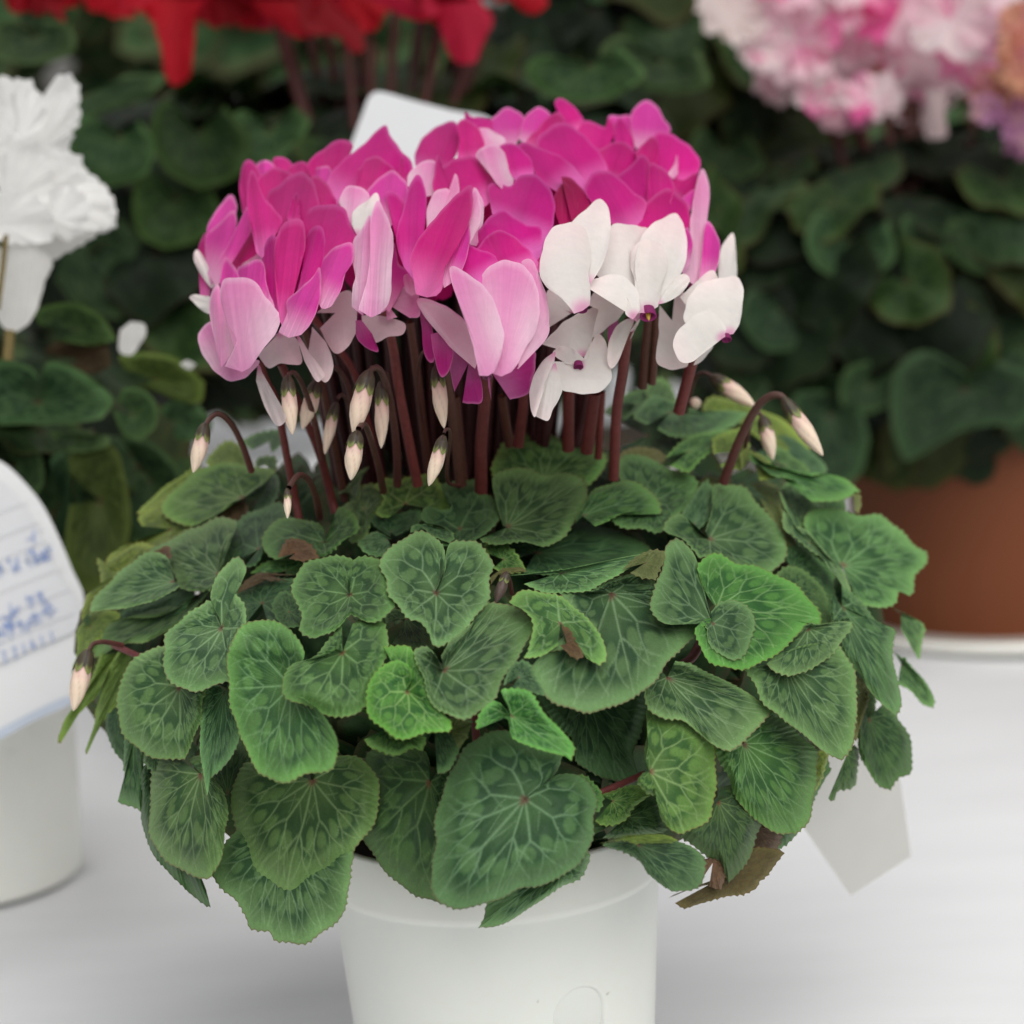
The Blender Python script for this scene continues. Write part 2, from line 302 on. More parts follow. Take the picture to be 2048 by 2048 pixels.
 ('B', (1700,1000), "1480,1350 1400,1330 1300,1365 1238,1430 1245,1510 1290,1600 1400,1660 1520,1694 1630,1700 1760,1660 1900,1570 2000,1460 2110,1340 2200,1260 2228,1190 2150,1080 1970,930 1870,880 1700,925 1560,985 1420,1000 1480,1120 1600,1240", 14, 'n'),
 ('B', (480,1150), "360,1180 370,1110 450,1100 560,1170 640,1230 640,1320 520,1320 400,1300", 3, 'd'),
 ('B', (1150,1500), "1060,1550 1100,1450 1180,1400 1240,1420 1250,1500 1300,1600 1200,1580 1100,1580", 3, 'd'),
 ('B', (1400,1180), "1385,1310 1290,1370 1178,1392 1220,1320 1240,1170 1180,1100 1095,1055 1120,1010 1180,985 1300,1000 1420,1040 1520,1108 1612,1210 1652,1290 1660,1380 1625,1424 1560,1390 1520,1330 1470,1260 1425,1200", 15, 'g'),
 ('B', (1440,1300), "1405,1195 1452,1212 1500,1290 1532,1365 1480,1375 1395,1310", 0, 'b'),
 ('B', (1400,880), "1090,895 1200,882 1400,862 1600,820 1800,780 1935,758 1850,832 1740,892 1600,962 1450,997 1300,997 1180,945", 5, 'n'),
 ('C', (120,820), "-20,860 60,800 160,748 232,765 212,850 190,932 100,900 30,880", 5, 'o'),
 ('B', (1060,850), "985,950 1000,890 1080,880 1160,845 1190,870 1090,890 1030,950 990,1040", 3, 'o'),
 ('E', (500,170), "430,300 440,150 560,120 650,100 720,130 690,200 640,300 600,420 520,440", 4, 'd'),
 ('E', (600,190), "585,215 590,120 720,125 700,190 645,292", 4, 'o'),
 ('B', (420,1780), "180,1690 260,1700 400,1850 580,1850 585,1945 520,1930 420,1960 290,1920 230,1870", 4, 'g'),
 ('B', (1105,1728), "1085,1715 1050,1660 1000,1640 940,1700 908,1805 1040,1735 1090,1780 1110,1850 1200,1900 1330,1940 1430,1970 1472,2002 1482,1920 1420,1830 1310,1730 1240,1600 1150,1565 1050,1575 1090,1660", 11, 'G'),
 ('A', (1430,1550), "1430,1430 1508,1390 1480,1290 1400,1200 1280,1150 1190,1170 1110,1240 1075,1340 1053,1450 1065,1600 1080,1700 1130,1800 1165,1930 1240,2077 1377,2117 1500,2080 1600,2065 1690,2040 1708,1935 1690,1830 1620,1720 1540,1650 1460,1610", 13, 'g'),
 ('A', (1740,1350), "1700,1330 1735,1200 1660,1280 1560,1380 1450,1418 1388,1500 1388,1580 1440,1640 1560,1690 1680,1732 1790,1718 1880,1650 1910,1560 1985,1420 1998,1300 1985,1170 1900,1130 1800,1180", 5, 'n'),
 ('B', (490,1585), "478,1568 515,1510 505,1440 440,1400 345,1418 280,1510 255,1600 258,1700 320,1790 400,1852 500,1862 600,1820 680,1817 745,1822 757,1770 710,1720 650,1620 600,1500 540,1380 490,1312 350,1318 420,1370 500,1420 525,1500", 13, 'G'),
 ('B', (705,1458), "690,1450 660,1370 600,1318 522,1330 540,1400 590,1490 618,1610 680,1700 800,1747 900,1712 1000,1620 1080,1480 1140,1400 1200,1280 1245,1175 1180,1108 1060,1058 960,1060 900,1150 830,1220 740,1290 690,1370", 14, 'n'),
 ('A', (1785,1008), "1772,1000 1755,900 1770,840 1800,795 1740,788 1640,790 1520,828 1440,920 1433,990 1470,1050 1500,1130 1495,1215 1570,1272 1660,1240 1730,1190 1790,1128 1880,1160 1960,1157 2030,1110 2052,1060 2020,980 2010,890 1970,820 1880,782 1810,800 1780,860 1785,960", 12, 'n'),
 ('B', (660,1000), "655,985 695,900 712,820 700,730 640,660 560,638 460,668 390,728 332,810 340,870 375,920 380,1010 420,1070 500,1150 560,1170 620,1230 640,1290 680,1317 760,1280 850,1200 930,1090 972,1000 978,900 1002,830 960,740 900,695 830,700 750,700 720,760 718,850 690,930", 17, 'n'),
 # right
 ('C', (1000,1000), "880,900 950,845 1050,868 1150,945 1215,1050 1235,1170 1150,1190 1050,1080 930,980", 4, 'd'),
 ('C', (980,480), "920,370 1000,345 1100,440 1112,560 1060,612 1000,560 950,450", 3, 'n'),
 ('C', (870,470), "742,350 850,343 912,385 945,530 965,650 1040,735 950,690 900,600 850,520 800,430", 4, 'o'),
 ('C', (1290,835), "1290,860 1200,780 1130,700 1068,600 1100,520 1200,500 1400,528 1512,538 1600,600 1700,700 1803,755 1795,820 1730,890 1710,970 1680,1007 1625,990 1612,1062 1510,1087 1400,1062 1340,960", 10, 'n'),
 ('C', (1100,700), "910,378 930,440 960,520 1000,590 1060,620 1150,710 1220,790 1300,870 1335,960 1352,1042 1290,940 1230,880 1195,810 1100,745 1000,660 955,620 935,500", 9, 'n'),
 ('C', (500,680), "478,630 500,560 530,440 520,380 580,353 700,373 760,420 850,530 930,640 952,740 930,830 862,888 760,870 640,820 540,780 440,792 420,760 340,680 248,632 270,560 330,528 400,580 460,640", 11, 'n'),
 ('C', (1640,1120), "1583,1080 1680,1130 1770,1190 1762,1300 1745,1397 1700,1320 1640,1210", 4, 'n'),
 ('C', (1640,1420), "1598,1345 1680,1420 1780,1520 1843,1640 1835,1692 1770,1660 1700,1580 1620,1540", 4, 'n'),
 ('C', (1400,1600), "1345,1470 1440,1560 1442,1650 1400,1800 1370,1870 1360,1650", 3, 'o'),
 ('C', (1290,1080), "1225,1000 1230,1150 1290,1170 1350,1180 1345,1230 1290,1310 1320,1400 1400,1480 1450,1580 1530,1660 1613,1732 1637,1640 1620,1500 1590,1380 1597,1220 1500,1170 1430,1080 1360,1000 1290,950", 10, 'n'),
 ('C', (950,1420), "820,1430 718,1440 760,1540 830,1650 900,1710 1000,1790 1100,1880 1200,1950 1286,1992 1363,1860 1380,1700 1368,1530 1330,1400 1270,1310 1150,1290 950,1350", 8, 'n'),
 ('C', (1090,1210), "840,1420 880,1460 940,1492 990,1497 1060,1460 1180,1400 1270,1310 1345,1225 1352,1172 1280,1168 1160,1185 1080,1195 1000,1270 900,1360", 8, 'n'),
 ('C', (545,1085), "535,1080 480,1000 445,900 437,840 490,780 560,773 680,818 800,850 920,908 1040,968 1120,1060 1162,1130 1167,1192 1080,1168 1030,1240 960,1320 860,1390 740,1432 620,1442 500,1405 435,1300 425,1200 500,1180 540,1110", 12, 'G'),
 ('C', (520,1180), "510,1110 560,1062 650,1052 730,1088 768,1170 757,1280 720,1350 640,1392 560,1352 500,1290 480,1210 440,1150 340,1182 240,1180 180,1122 148,1050 180,950 220,850 240,750 280,700 330,688 400,750 437,840 450,930 478,1050", 0, 'n'),
]
# flowers, back to front: (stem joint crop+xy, [ (crop, base, outline, tone) ... ])
FLOWERS = [
 (('H', 150, 520), [
  ('H', (150,400), "100,300 95,205 150,240 270,260 260,320 180,330", 'M'),
  ('H', (400,480), "330,420 255,300 310,210 370,170 420,188 480,250 460,340 410,430", 'P'),
  ('H', (520,440), "440,380 475,260 540,180 590,173 647,220 580,310 500,420", 'P')]),
 (('H', 700, 520), [
  ('H', (790,360), "710,240 675,150 715,119 780,150 852,240 840,300 780,330", 'M'),
  ('H', (1120,470), "1040,330 1018,240 1080,225 1170,240 1190,420", 'P'),
  ('H', (1250,480), "1190,430 1160,260 1200,170 1270,133 1330,160 1372,230 1418,330 1350,360 1290,420", 'P')]),
 (('G', 950, 900), [
  ('G', (660,760), "600,620 598,510 640,493 720,540 745,620 700,700", 'M'),
  ('G', (760,760), "700,640 698,570 760,530 825,550 860,620 800,700", 'M'),
  ('G', (560,810), "500,640 495,545 560,523 615,560 620,660", 'P'),
  ('G', (950,800), "830,600 825,535 900,460 1000,388 1060,388 1115,430 1060,520 980,640", 'M'),
  ('G', (910,800), "850,650 835,590 900,560 960,550 980,640 940,700", 'P')]),
 (('H', 400, 700), [
  ('H', (600,500), "500,440 485,400 560,310 680,213 752,280 700,350 600,430", 'M'),
  ('H', (300,470), "180,420 148,325 220,310 350,380 330,430 240,420", 'L'),
  ('G', (1640,640), "1520,560 1510,530 1520,450 1600,340 1720,265 1790,290 1805,400 1770,500 1700,560", 'M'),
  ('G', (1860,560), "1780,520 1800,400 1785,285 1840,248 1915,300 1960,420 1940,520", 'M')]),
 (('H', 950, 780), [
  ('H', (930,560), "860,420 782,290 850,258 930,270 1000,310 1020,245 1052,275 1057,350 1020,420 940,470", 'M'),
  ('H', (1130,540), "1060,420 1058,300 1090,233 1130,270 1165,345 1190,450 1160,500", 'M'),
  ('H', (1030,680), "940,600 930,460 1000,430 1060,400 1150,420 1215,490 1180,590 1100,650", 'M')]),
 (('H', 1350, 900), [
  ('H', (1380,720), "1290,580 1195,465 1290,390 1350,333 1420,340 1520,410 1600,500 1613,570 1570,640 1500,690", 'M'),
  ('H', (1280,640), "1200,520 1210,450 1290,373 1340,400 1342,500 1300,580", 'M'),
  ('H', (1440,640), "1400,605 1440,550 1462,488 1468,600", 'L'),
  ('H', (1450,800), "1410,610 1500,645 1592,598 1590,680 1520,760 1460,760", 'M'),
  ('H', (1480,860), "1500,755 1580,705 1607,770 1560,830 1520,860", 'P')]),
 (('H', 1560, 1340), [
  ('H', (1600,1350), "1500,1260 1550,1120 1545,950 1560,820 1580,700 1620,578 1662,640 1673,750 1655,900 1650,1050 1640,1250", 'p'),
  ('H', (1640,1360), "1600,1300 1620,1150 1645,930 1680,918 1738,1050 1715,1230 1660,1300", 'P')]),
 (('H', 760, 800), [
  ('H', (850,720), "720,620 580,480 558,400 600,330 700,273 780,298 880,370 960,460 1012,580 1000,640 900,700", 'M'),
  ('H', (720,740), "560,640 530,560 440,430 480,400 560,430 680,480 780,540 850,620 895,740 850,800", 'M'),
  ('H', (430,660), "370,580 318,450 380,403 450,430 515,510 538,610 500,640", 'M'),
  ('H', (330,700), "290,660 230,560 162,480 240,418 320,440 375,510 410,620 400,690", 'L')]),
 (('G', 1200, 900), [
  ('G', (1100,820), "1010,800 945,690 960,610 1050,520 1170,420 1308,297 1350,350 1420,440 1495,545 1480,650 1400,740 1300,800", 'M'),
  ('G', (1200,800), "1060,720 1090,610 1170,555 1200,510 1280,498 1375,560 1410,640 1350,700", 'M'),
  ('G', (1545,760), "1465,680 1468,610 1530,545 1640,525 1660,640 1640,740", 'L'),
  ('G', (1430,700), "1400,620 1425,490 1450,560 1465,680", 'M')]),
 (('G', 700, 1150), [
  ('G', (470,1000), "400,850 383,700 397,560 432,508 485,545 530,640 540,800", 'M'),
  ('G', (600,920), "530,780 503,645 560,580 620,558 690,590 730,640 700,760", 'M'),
  ('G', (830,1010), "860,850 835,650 890,618 950,680 1000,760 1025,815 960,920", 'M'),
  ('G', (700,1140), "600,920 558,745 640,680 720,610 790,588 850,640 885,750 900,900 850,1080", 'M'),
  ('G', (720,960), "690,890 700,830 750,725 770,830 775,900", 'M')]),
 (('G', 1350, 1000), [
  ('G', (1340,960), "1230,800 1208,710 1280,640 1360,583 1430,620 1468,690 1450,820 1400,900", 'P'),
  ('G', (1100,940), "1060,850 1025,780 1080,690 1160,688 1225,745 1180,860 1130,930", 'L'),
  ('G', (1140,1000), "1105,930 1115,850 1200,780 1260,723 1287,760 1275,850 1210,950 1160,980", 'W')]),
 (('G', 1830, 1050), [
  ('H', (80,860), "-60,780 -110,700 -100,560 -80,480 -50,560 20,510 110,488 180,510 240,600 292,680 260,780 180,850", 'M'),
  ('G', (1610,1050), "1590,950 1590,830 1640,722 1710,700 1740,715 1770,603 1797,650 1785,760 1690,860 1640,980", 'p')]),
 (('G', 230, 1360), [
  ('G', (190,1400), "130,1400 120,1250 118,1090 165,980 185,1150 200,1300", 'M'),
  ('G', (330,1330), "290,1210 350,1090 430,1000 480,930 520,1120 480,1250", 'M'),
  ('G', (210,1320), "170,1000 180,930 230,850 310,743 352,748 367,830 340,900 250,1020 215,1150", 'P'),
  ('G', (200,1330), "160,1180 168,1000 240,930 330,848 362,870 355,980 290,1120 240,1270", 'P'),
  ('G', (235,1340), "190,1250 260,1140 340,1000 440,808 465,900 440,1010 340,1130 270,1260", 'P'),
  ('G', (235,1370), "190,1330 120,1230 86,1150 105,1093 140,1120 190,1220 245,1310", 'W'),
  ('G', (225,1450), "205,1510 150,1492 90,1440 58,1400 100,1383 160,1390 215,1400", 'W')]),
 (('G', 560, 1250), [
  ('G', (530,1150), "490,1110 440,850 433,700 455,588 490,620 530,730 600,820 655,920 570,1050", 'M'),
  ('G', (450,1270), "365,1215 430,1165 535,1118 560,1200", 'L')]),
 (('G', 930, 1470), [
  ('G', (1000,1500), "880,1500 1050,1360 1120,1390 1137,1560 1122,1660 1050,1752 980,1740 900,1600", 'w'),
  ('G', (880,1330), "830,1130 790,1000 778,870 860,820 990,803 1062,820 1090,900 1135,1000 1120,1090 1020,1200 930,1290", 'M'),
  ('G', (910,1470), "885,1420 905,1200 960,1110 1060,1050 1118,1060 1112,1170 1062,1250 1042,1340 985,1445 935,1475", 'P')]),
 (('I', 1150, 230), [
  ('I', (1230,220), "1170,230 1180,330 1240,400 1290,390 1350,360 1440,350 1450,280 1350,240", 'w'),
  ('I', (1170,260), "1130,260 1135,370 1180,420 1275,460 1240,350", 'V'),
  ('I', (940,400), "850,300 830,500 920,660 980,600 975,480 900,330", 'w')]),
 (('H', 430, 1100), [
  ('H', (420,960), "270,860 250,700 300,658 380,680 450,620 540,613 625,670 672,760 668,880 645,1000 600,1090 500,1040", 'M'),
  ('H', (760,1010), "700,920 668,800 690,700 760,655 812,740 812,830 795,930", 'D'),
  ('H', (800,980), "810,900 825,800 780,700 715,625 790,645 865,720 900,800 880,900", 'D'),
  ('H', (170,1070), "130,1060 130,900 148,722 165,700 190,730 218,800 212,920 190,1030", 'L')]),
 (('H', 330, 1290), [
  ('H', (400,1150), "125,1065 200,940 322,843 400,870 500,930 583,960 590,1060 600,1150 520,1190", 'M'),
  ('H', (370,1250), "170,1090 240,1000 322,973 400,1000 480,1060 550,1150 580,1230 480,1290", 'M'),
  ('H', (160,1330), "-10,1180 -15,1060 40,1033 150,1070 250,1110 325,1175 300,1290 200,1360", 'M'),
  ('H', (600,1250), "540,1180 590,1130 650,1060 660,1150 620,1250", 'M')]),
 (('H', 1180, 1000), [
  ('H', (1270,900), "1180,760 1080,625 1150,560 1232,488 1285,530 1295,620 1290,760", 'M'),
  ('H', (1320,900), "1270,800 1288,550 1350,560 1420,620 1447,700 1420,800", 'M'),
  ('H', (1150,1000), "1080,960 980,870 900,770 870,700 900,610 960,578 1040,600 1120,660 1200,730 1265,785 1240,900", 'M')]),
 (('H', 1380, 1150), [
  ('H', (1360,1150), "1240,1020 1112,920 1170,860 1280,770 1380,703 1450,730 1532,800 1547,880 1530,1000 1480,1100", 'M'),
  ('H', (1480,1200), "1490,1000 1530,950 1560,1050 1545,1180 1500,1250", 'P')]),
 # below: hanging purple petals behind the front flower
 (('J', 170, 400), [
  ('J', (190,430), "200,582 185,500 200,440 330,400 400,343 417,400 402,480 372,550 290,578", 'V'),
  ('J', (90,400), "22,540 5,450 0,340 60,360 130,400 158,570 100,597 60,592", 'V'),
  ('I', (1560,150), "1528,130 1555,300 1568,450 1610,532 1642,500 1630,350 1610,200", 'V'),
  ('I', (1680,330), "1615,350 1632,480 1682,622 1742,560 1760,460 1720,380", 'V'),
  ('J', (760,230), "720,270 740,240 810,190 800,240 765,330", 'V')]),
 (('I', 1330, 150), [
  ('I', (1330,150), "1400,240 1330,250 1370,100 1440,-20 1530,100 1545,230 1480,245", 'p')]),
 # tubular pale flower
 (('G', 1195, 1495), [
  ('G', (1330,1480), "1300,1500 1320,1300 1372,1050 1410,1180 1480,1240 1400,1400 1350,1500", 'P'),
  ('G', (1180,1520), "1105,1460 1112,1350 1130,1250 1108,1150 1120,1030 1160,978 1222,868 1240,1000 1230,1200 1200,1400", 'L'),
  ('G', (1230,1530), "1150,1480 1200,1300 1222,1150 1228,900 1271,783 1320,850 1362,950 1374,1050 1365,1200 1362,1330 1340,1440 1290,1505", 'L')]),
 # open magenta flower
 (('G', 1570, 1390), [
  ('G', (1760,1150), "1740,1100 1800,1000 1860,880 1885,720 1912,700 1935,800 1930,920 1870,1050", 'L'),
  ('G', (1700,1340), "1690,1300 1720,1180 1800,1050 1850,900 1870,1000 1830,1200 1760,1300", 'P'),
  ('G', (1480,1290), "1440,1180 1400,1050 1360,900 1328,740 1345,713 1400,740 1452,810 1460,1000", 'M'),
  ('G', (1505,1290), "1440,1200 1400,1080 1400,950 1440,820 1480,680 1522,607 1562,640 1587,760 1583,880 1565,1020 1540,1150", 'M'),
  ('G', (1490,1390), "1450,1360 1440,1270 1480,1258 1525,1330 1517,1378", 'p'),
  ('G', (1590,1400), "1520,1380 1500,1250 1478,1180 1500,1090 1590,950 1700,820 1862,676 1887,740 1872,880 1800,1050 1710,1200 1692,1340 1650,1390", 'M')]),
 # magenta flower left of centre with white hanging petals
 (('G', 700, 1640), [
  ('I', (640,340), "500,480 570,568 660,540 772,540 775,450 745,370 650,335 560,400", 'W'),
  ('I', (750,360), "735,370 760,350 830,460 928,600 905,655 870,645 800,520", 'W'),
  ('I', (500,545), "468,560 512,548 560,700 620,790 682,862 672,920 630,937 580,880 530,780 490,650", 'W'),
  ('G', (620,1600), "560,1450 530,1250 540,1080 600,1000 650,1100 660,1400", 'M'),
  ('G', (750,1500), "740,1400 770,1300 800,1150 820,1000 870,943 922,960 937,1040 918,1180 860,1290 800,1400", 'M'),
  ('G', (670,1620), "635,1530 615,1300 608,1080 640,960 700,903 770,903 802,950 806,1090 765,1170 730,1300 700,1450", 'M'),
  ('G', (700,1660), "635,1625 690,1500 688,1420 780,1340 860,1260 903,1200 908,1330 893,1450 850,1560 780,1642", 'P')]),
 # pale pink flower lowest at the left
 (('G', 380, 1870), [
  ('G', (290,1700), "255,1500 258,1300 290,1147 345,1190 395,1290 400,1500", 'P'),
  ('G', (480,1500), "390,1300 370,1210 440,1180 530,1168 565,1330 610,1460", 'P'),
  ('G', (330,1840), "250,1560 195,1555 140,1600 120,1680 150,1780 220,1872 320,1932 400,1928 465,1885 508,1810 420,1800", 'L'),
  ('G', (265,1850), "255,1760 215,1640 188,1480 200,1380 245,1318 270,1420 310,1560 362,1640 355,1720 310,1800", 'L'),
  ('G', (400,1880), "290,1845 362,1700 350,1630 290,1520 258,1400 268,1300 310,1273 400,1278 482,1298 560,1400 632,1500 643,1560 612,1640 545,1720 495,1790 450,1855", 'L')]),
 # white flowers
 (('H', 1780, 1660), [
  ('H', (1430,1550), "1350,1450 1340,1650 1330,1800 1400,1862 1500,1862 1535,1820 1500,1700 1540,1560 1540,1400 1450,1350", 'w'),
  ('H', (1560,1500), "1480,1400 1560,1320 1640,1250 1700,1230 1720,1330 1640,1420", 'w'),
  ('H', (1790,1350), "1728,1280 1730,1150 1760,1060 1820,988 1842,1080 1848,1290", 'W'),
  ('H', (1620,1720), "1650,1740 1570,1830 1600,1822 1680,1740 1700,1700", 'W'),
  ('H', (1800,1640), "1720,1680 1600,1640 1510,1560 1508,1480 1540,1400 1620,1310 1730,1273 1840,1268 1887,1340 1885,1450 1868,1560 1825,1635", 'W'),
  ('H', (1760,1660), "1700,1685 1640,1740 1570,1810 1500,1824 1450,1770 1447,1660 1500,1580 1560,1520 1640,1488 1720,1520 1780,1600", 'W')]),
 (('J', 620, 410), [
  ('J', (640,370), "560,350 500,310 442,310 480,270 560,200 640,150 722,123 740,150 705,240 685,300 675,370", 'W'),
  ('J', (630,410), "600,425 670,370 690,290 722,262 765,340 782,430 765,500 700,547 620,552 540,525 490,470 488,400 560,395", 'W'),
  ('J', (510,400), "490,410 450,500 420,590 410,650 470,683 500,620 542,530 510,470", 'W'),
  ('J', (510,350), "505,345 440,400 393,500 383,590 410,663 440,560 480,450 505,390", 'W'),
  ('J', (610,415), "560,405 510,370 500,345 560,320 610,345 650,380", 'W')]),
 (('H', 1275, 1500), [
  ('H', (960,1480), "880,1445 950,1350 1060,1340 1145,1390 1145,1450 1060,1560 960,1640 918,1652 940,1540", 'w'),
  ('H', (1195,1525), "1200,1550 1140,1540 1060,1600 1018,1700 1018,1800 1040,1858 1090,1800 1130,1680 1175,1580", 'W'),
  ('H', (1180,1620), "1160,1620 1200,1560 1225,1540 1190,1620 1155,1680", 'W'),
  ('H', (1200,1560), "1150,1480 1080,1330 948,1260 958,1150 1000,1020 1040,940 1120,923 1220,940 1290,980 1320,1200 1290,1450", 'W'),
  ('H', (1300,1480), "1350,1430 1420,1340 1490,1240 1528,1120 1522,1000 1480,888 1450,858 1380,880 1310,920 1265,968 1220,1050 1190,1200 1230,1420", 'W'),
  ('H', (1340,1440), "1345,1445 1400,1430 1480,1380 1543,1300 1530,1258 1485,1250 1400,1340", 'W'),
  ('H', (1270,1500), "1205,1500 1190,1300 1163,1200 1170,1100 1230,1040 1310,1028 1372,1070 1402,1180 1370,1320 1340,1460", 'W'),
  ('H', (1190,1530), "1175,1545 1130,1500 1150,1420 1080,1360 900,1345 890,1300 980,1260 1080,1253 1160,1300 1212,1370 1225,1480", 'W')]),
 (('H', 850, 1470), [
  ('H', (880,1330), "890,1300 870,1100 800,950 788,912 860,840 955,768 1002,800 1032,880 1033,1000 1002,1130 960,1230 905,1310", 'W'),
  ('H', (800,1490), "805,1505 740,1482 680,1482 650,1540 638,1592 612,1450 618,1370 645,1335 700,1333 760,1370 820,1440", 'W'),
  ('H', (855,1485), "800,1505 730,1420 620,1330 573,1230 588,1120 640,980 700,930 790,913 860,950 912,1030 917,1120 893,1250 905,1380 900,1450", 'W')]),
 # front pale pink flower
 (('H', 240, 1900), [
  ('H', (440,1860), "510,1700 570,1560 570,1350 520,1230 460,1180 500,1148 547,1180 582,1280 622,1400 642,1520 632,1640 575,1720 485,1790 430,1860", 'p'),
  ('G', (1900,1860), "1880,1822 1760,1740 1680,1650 1580,1530 1528,1430 1560,1400 1680,1440 1800,1520 1900,1620 1945,1740", 'q'),
  ('H', (330,1910), "275,1890 330,1760 340,1650 300,1480 240,1350 188,1290 250,1210 330,1163 400,1160 480,1200 540,1290 572,1380 577,1500 542,1640 490,1720 440,1820 395,1880", 'L'),
  ('H', (245,1905), "190,1905 165,1790 130,1650 60,1450 10,1300 0,1220 40,1205 120,1250 200,1310 280,1420 332,1560 347,1650 322,1790 285,1880", 'L')]),
]
# flower stems: crop, polyline, width(px of crop), tone ; drawn at stem depth
STEMS = [
 ('I', "510,520 560,660 620,790 700,1200 770,1560", 52, 'r', 0), ('I', "650,540 700,650 790,860 900,1120 1000,1500", 58, 'r', 1),
 ('I', "795,320 880,560 950,840 1060,1420", 56, 'k', 2), ('I', "850,235 1010,430 1130,620 1230,1000 1330,1400", 50, 'r', 3),
 ('I', "1310,180 1370,430 1420,760 1530,1320", 66, 'r', 0), ('I', "1480,270 1520,560 1560,900 1610,1300", 60, 'k', 3),
 ('I', "1700,560 1750,830 1810,1320", 72, 'k', 0), ('I', "1290,220 1360,520 1420,800 1480,1250", 36, 'd', 4),
 ('I', "920,170 980,400 1080,760 1150,1300", 44, 'd', 4),
 ('J', "180,452 165,620 150,800 150,1040", 62, 'r', 0), ('J', "250,560 268,680 290,800", 50, 'k', 3), ('J', "360,520 350,640 330,800", 55, 'r', 2),
 ('J', "575,500 572,640 570,820", 60, 'r', 2), ('J', "700,545 685,650 660,830", 64, 'r', 1), ('J', "735,540 725,680 715,860", 40, 'r', 3),
 ('J', "865,190 835,440 805,640 790,960", 52, 'r', 0), ('J', "960,180 945,340 930,520", 46, 'k', 2), ('J', "1000,170 990,330 975,500", 40, 'k', 2),
 ('J', "1180,360 1150,470 1105,640", 56, 'r', 1), ('J', "470,560 460,700 450,840", 50, 'd', 4), ('J', "20,560 40,760 60,980", 60, 'k', 2),
]
# buds: crop, calyx xy, tip xy, width px, stem polyline (ends at calyx), stem width
BUDS = [
 ('I', (160,935), (98,1243), 100, "460,1230 400,1060 330,930 250,865 195,890 165,935", 40, 1.06),
 ('I', (695,630), (710,998), 102, "920,1150 860,880 790,680 740,600 705,605 695,640", 38, 1.04),
 ('I', (880,660), (798,962), 104, "1130,900 1080,680 1020,580 970,560 920,590 890,640", 36, 1.075),
 ('I', (1215,600), (1103,996), 128, "1400,1320 1395,1080 1360,800 1310,620 1270,565 1235,575 1215,610", 50, 1.03),
 ('I', (1295,670), (1312,1083), 92, "1360,900 1340,640 1320,600 1300,640", 30, 1.05),
 ('I', (1140,985), (1088,1288), 112, "1310,1360 1270,1170 1210,970 1180,930 1150,960", 46, 1.02),
 ('I', (1695,1015), (1614,1329), 92, "1800,1330 1720,1280 1740,1000 1715,960 1698,990", 24, 1.0),
 ('I', (1655,560), (1685,957), 98, "1560,900 1530,640 1560,470 1620,480 1650,550", 24, 1.04),
 ('I', (690,1350), (700,1536), 50, "900,1530 870,1380 820,1280 760,1260 700,1340", 44, 1.03),
 ('I', (1005,800), (920,1120), 74, "1120,1100 1100,850 1050,740 1010,770", 30, 1.08),
 ('J', (1265,470), (1478,608), 82, "1150,600 1165,520 1190,465 1230,450 1270,470", 24, 1.16),
 ('J', (1615,580), (1793,853), 84, "1320,980 1400,770 1480,620 1540,565 1590,558 1620,582", 44, 1.1),
 ('J', (1510,665), (1568,868), 72, "1420,830 1450,700 1480,640 1510,660", 22, 1.14),
 ('A', (225,1350), (125,1697), 112, "430,1310 330,1290 260,1300 225,1350", 30, 1.06),
 ('B', (1080,880), (1020,1060), 66, "1110,1000 1100,930 1080,880", 24, .99),
 ('J', (1160,600), (1210,590), 56, "1140,640 1150,600", 20, 1.18),
]
PETIOLES = [('E', "1340,620 1480,555 1600,505 1750,440", 42), ('A', "380,1310 460,1345 540,1380 620,1400", 44), ('C', "320,1440 400,1380 450,1290", 60),
            ('E', "760,330 745,150 740,0", 50)]
# ================================================================ setting
def table():
    nx, ny = 160, 220
    X = np.linspace(-2.6, 2.6, nx); Y = np.linspace(-1.6, 4.2, ny); A, B = np.meshgrid(X, Y, indexing='ij')
    Z = .0016 * np.sin(A * 9 + 2.5 * B) * np.sin(B * 5.1 - A) + .001 * np.sin(A * 21 - B * 13)
    Z = Z - Z.max()
    me = mesh_np('table', np.stack([A, B, Z], -1).reshape(-1, 3), grid_faces(nx, ny))
    o = link('table', me, plain_mat('white_table_cloth', (.76, .765, .78), .55, .05, 7, .25, spec=.3, stretch=(.5, 2, 1), bdist=.004)); tag(o, kind='structure'); return o
table()
def ground():
    V = np.array([[-30, -30, -.75], [30, -30, -.75], [30, 30, -.75], [-30, 30, -.75]], float)
    o = link('ground', mesh_np('ground', V, [[0, 1, 2, 3]]), plain_mat('grey_ground', (.16, .16, .15), .9, .3, 3)); tag(o, kind='structure')
ground()

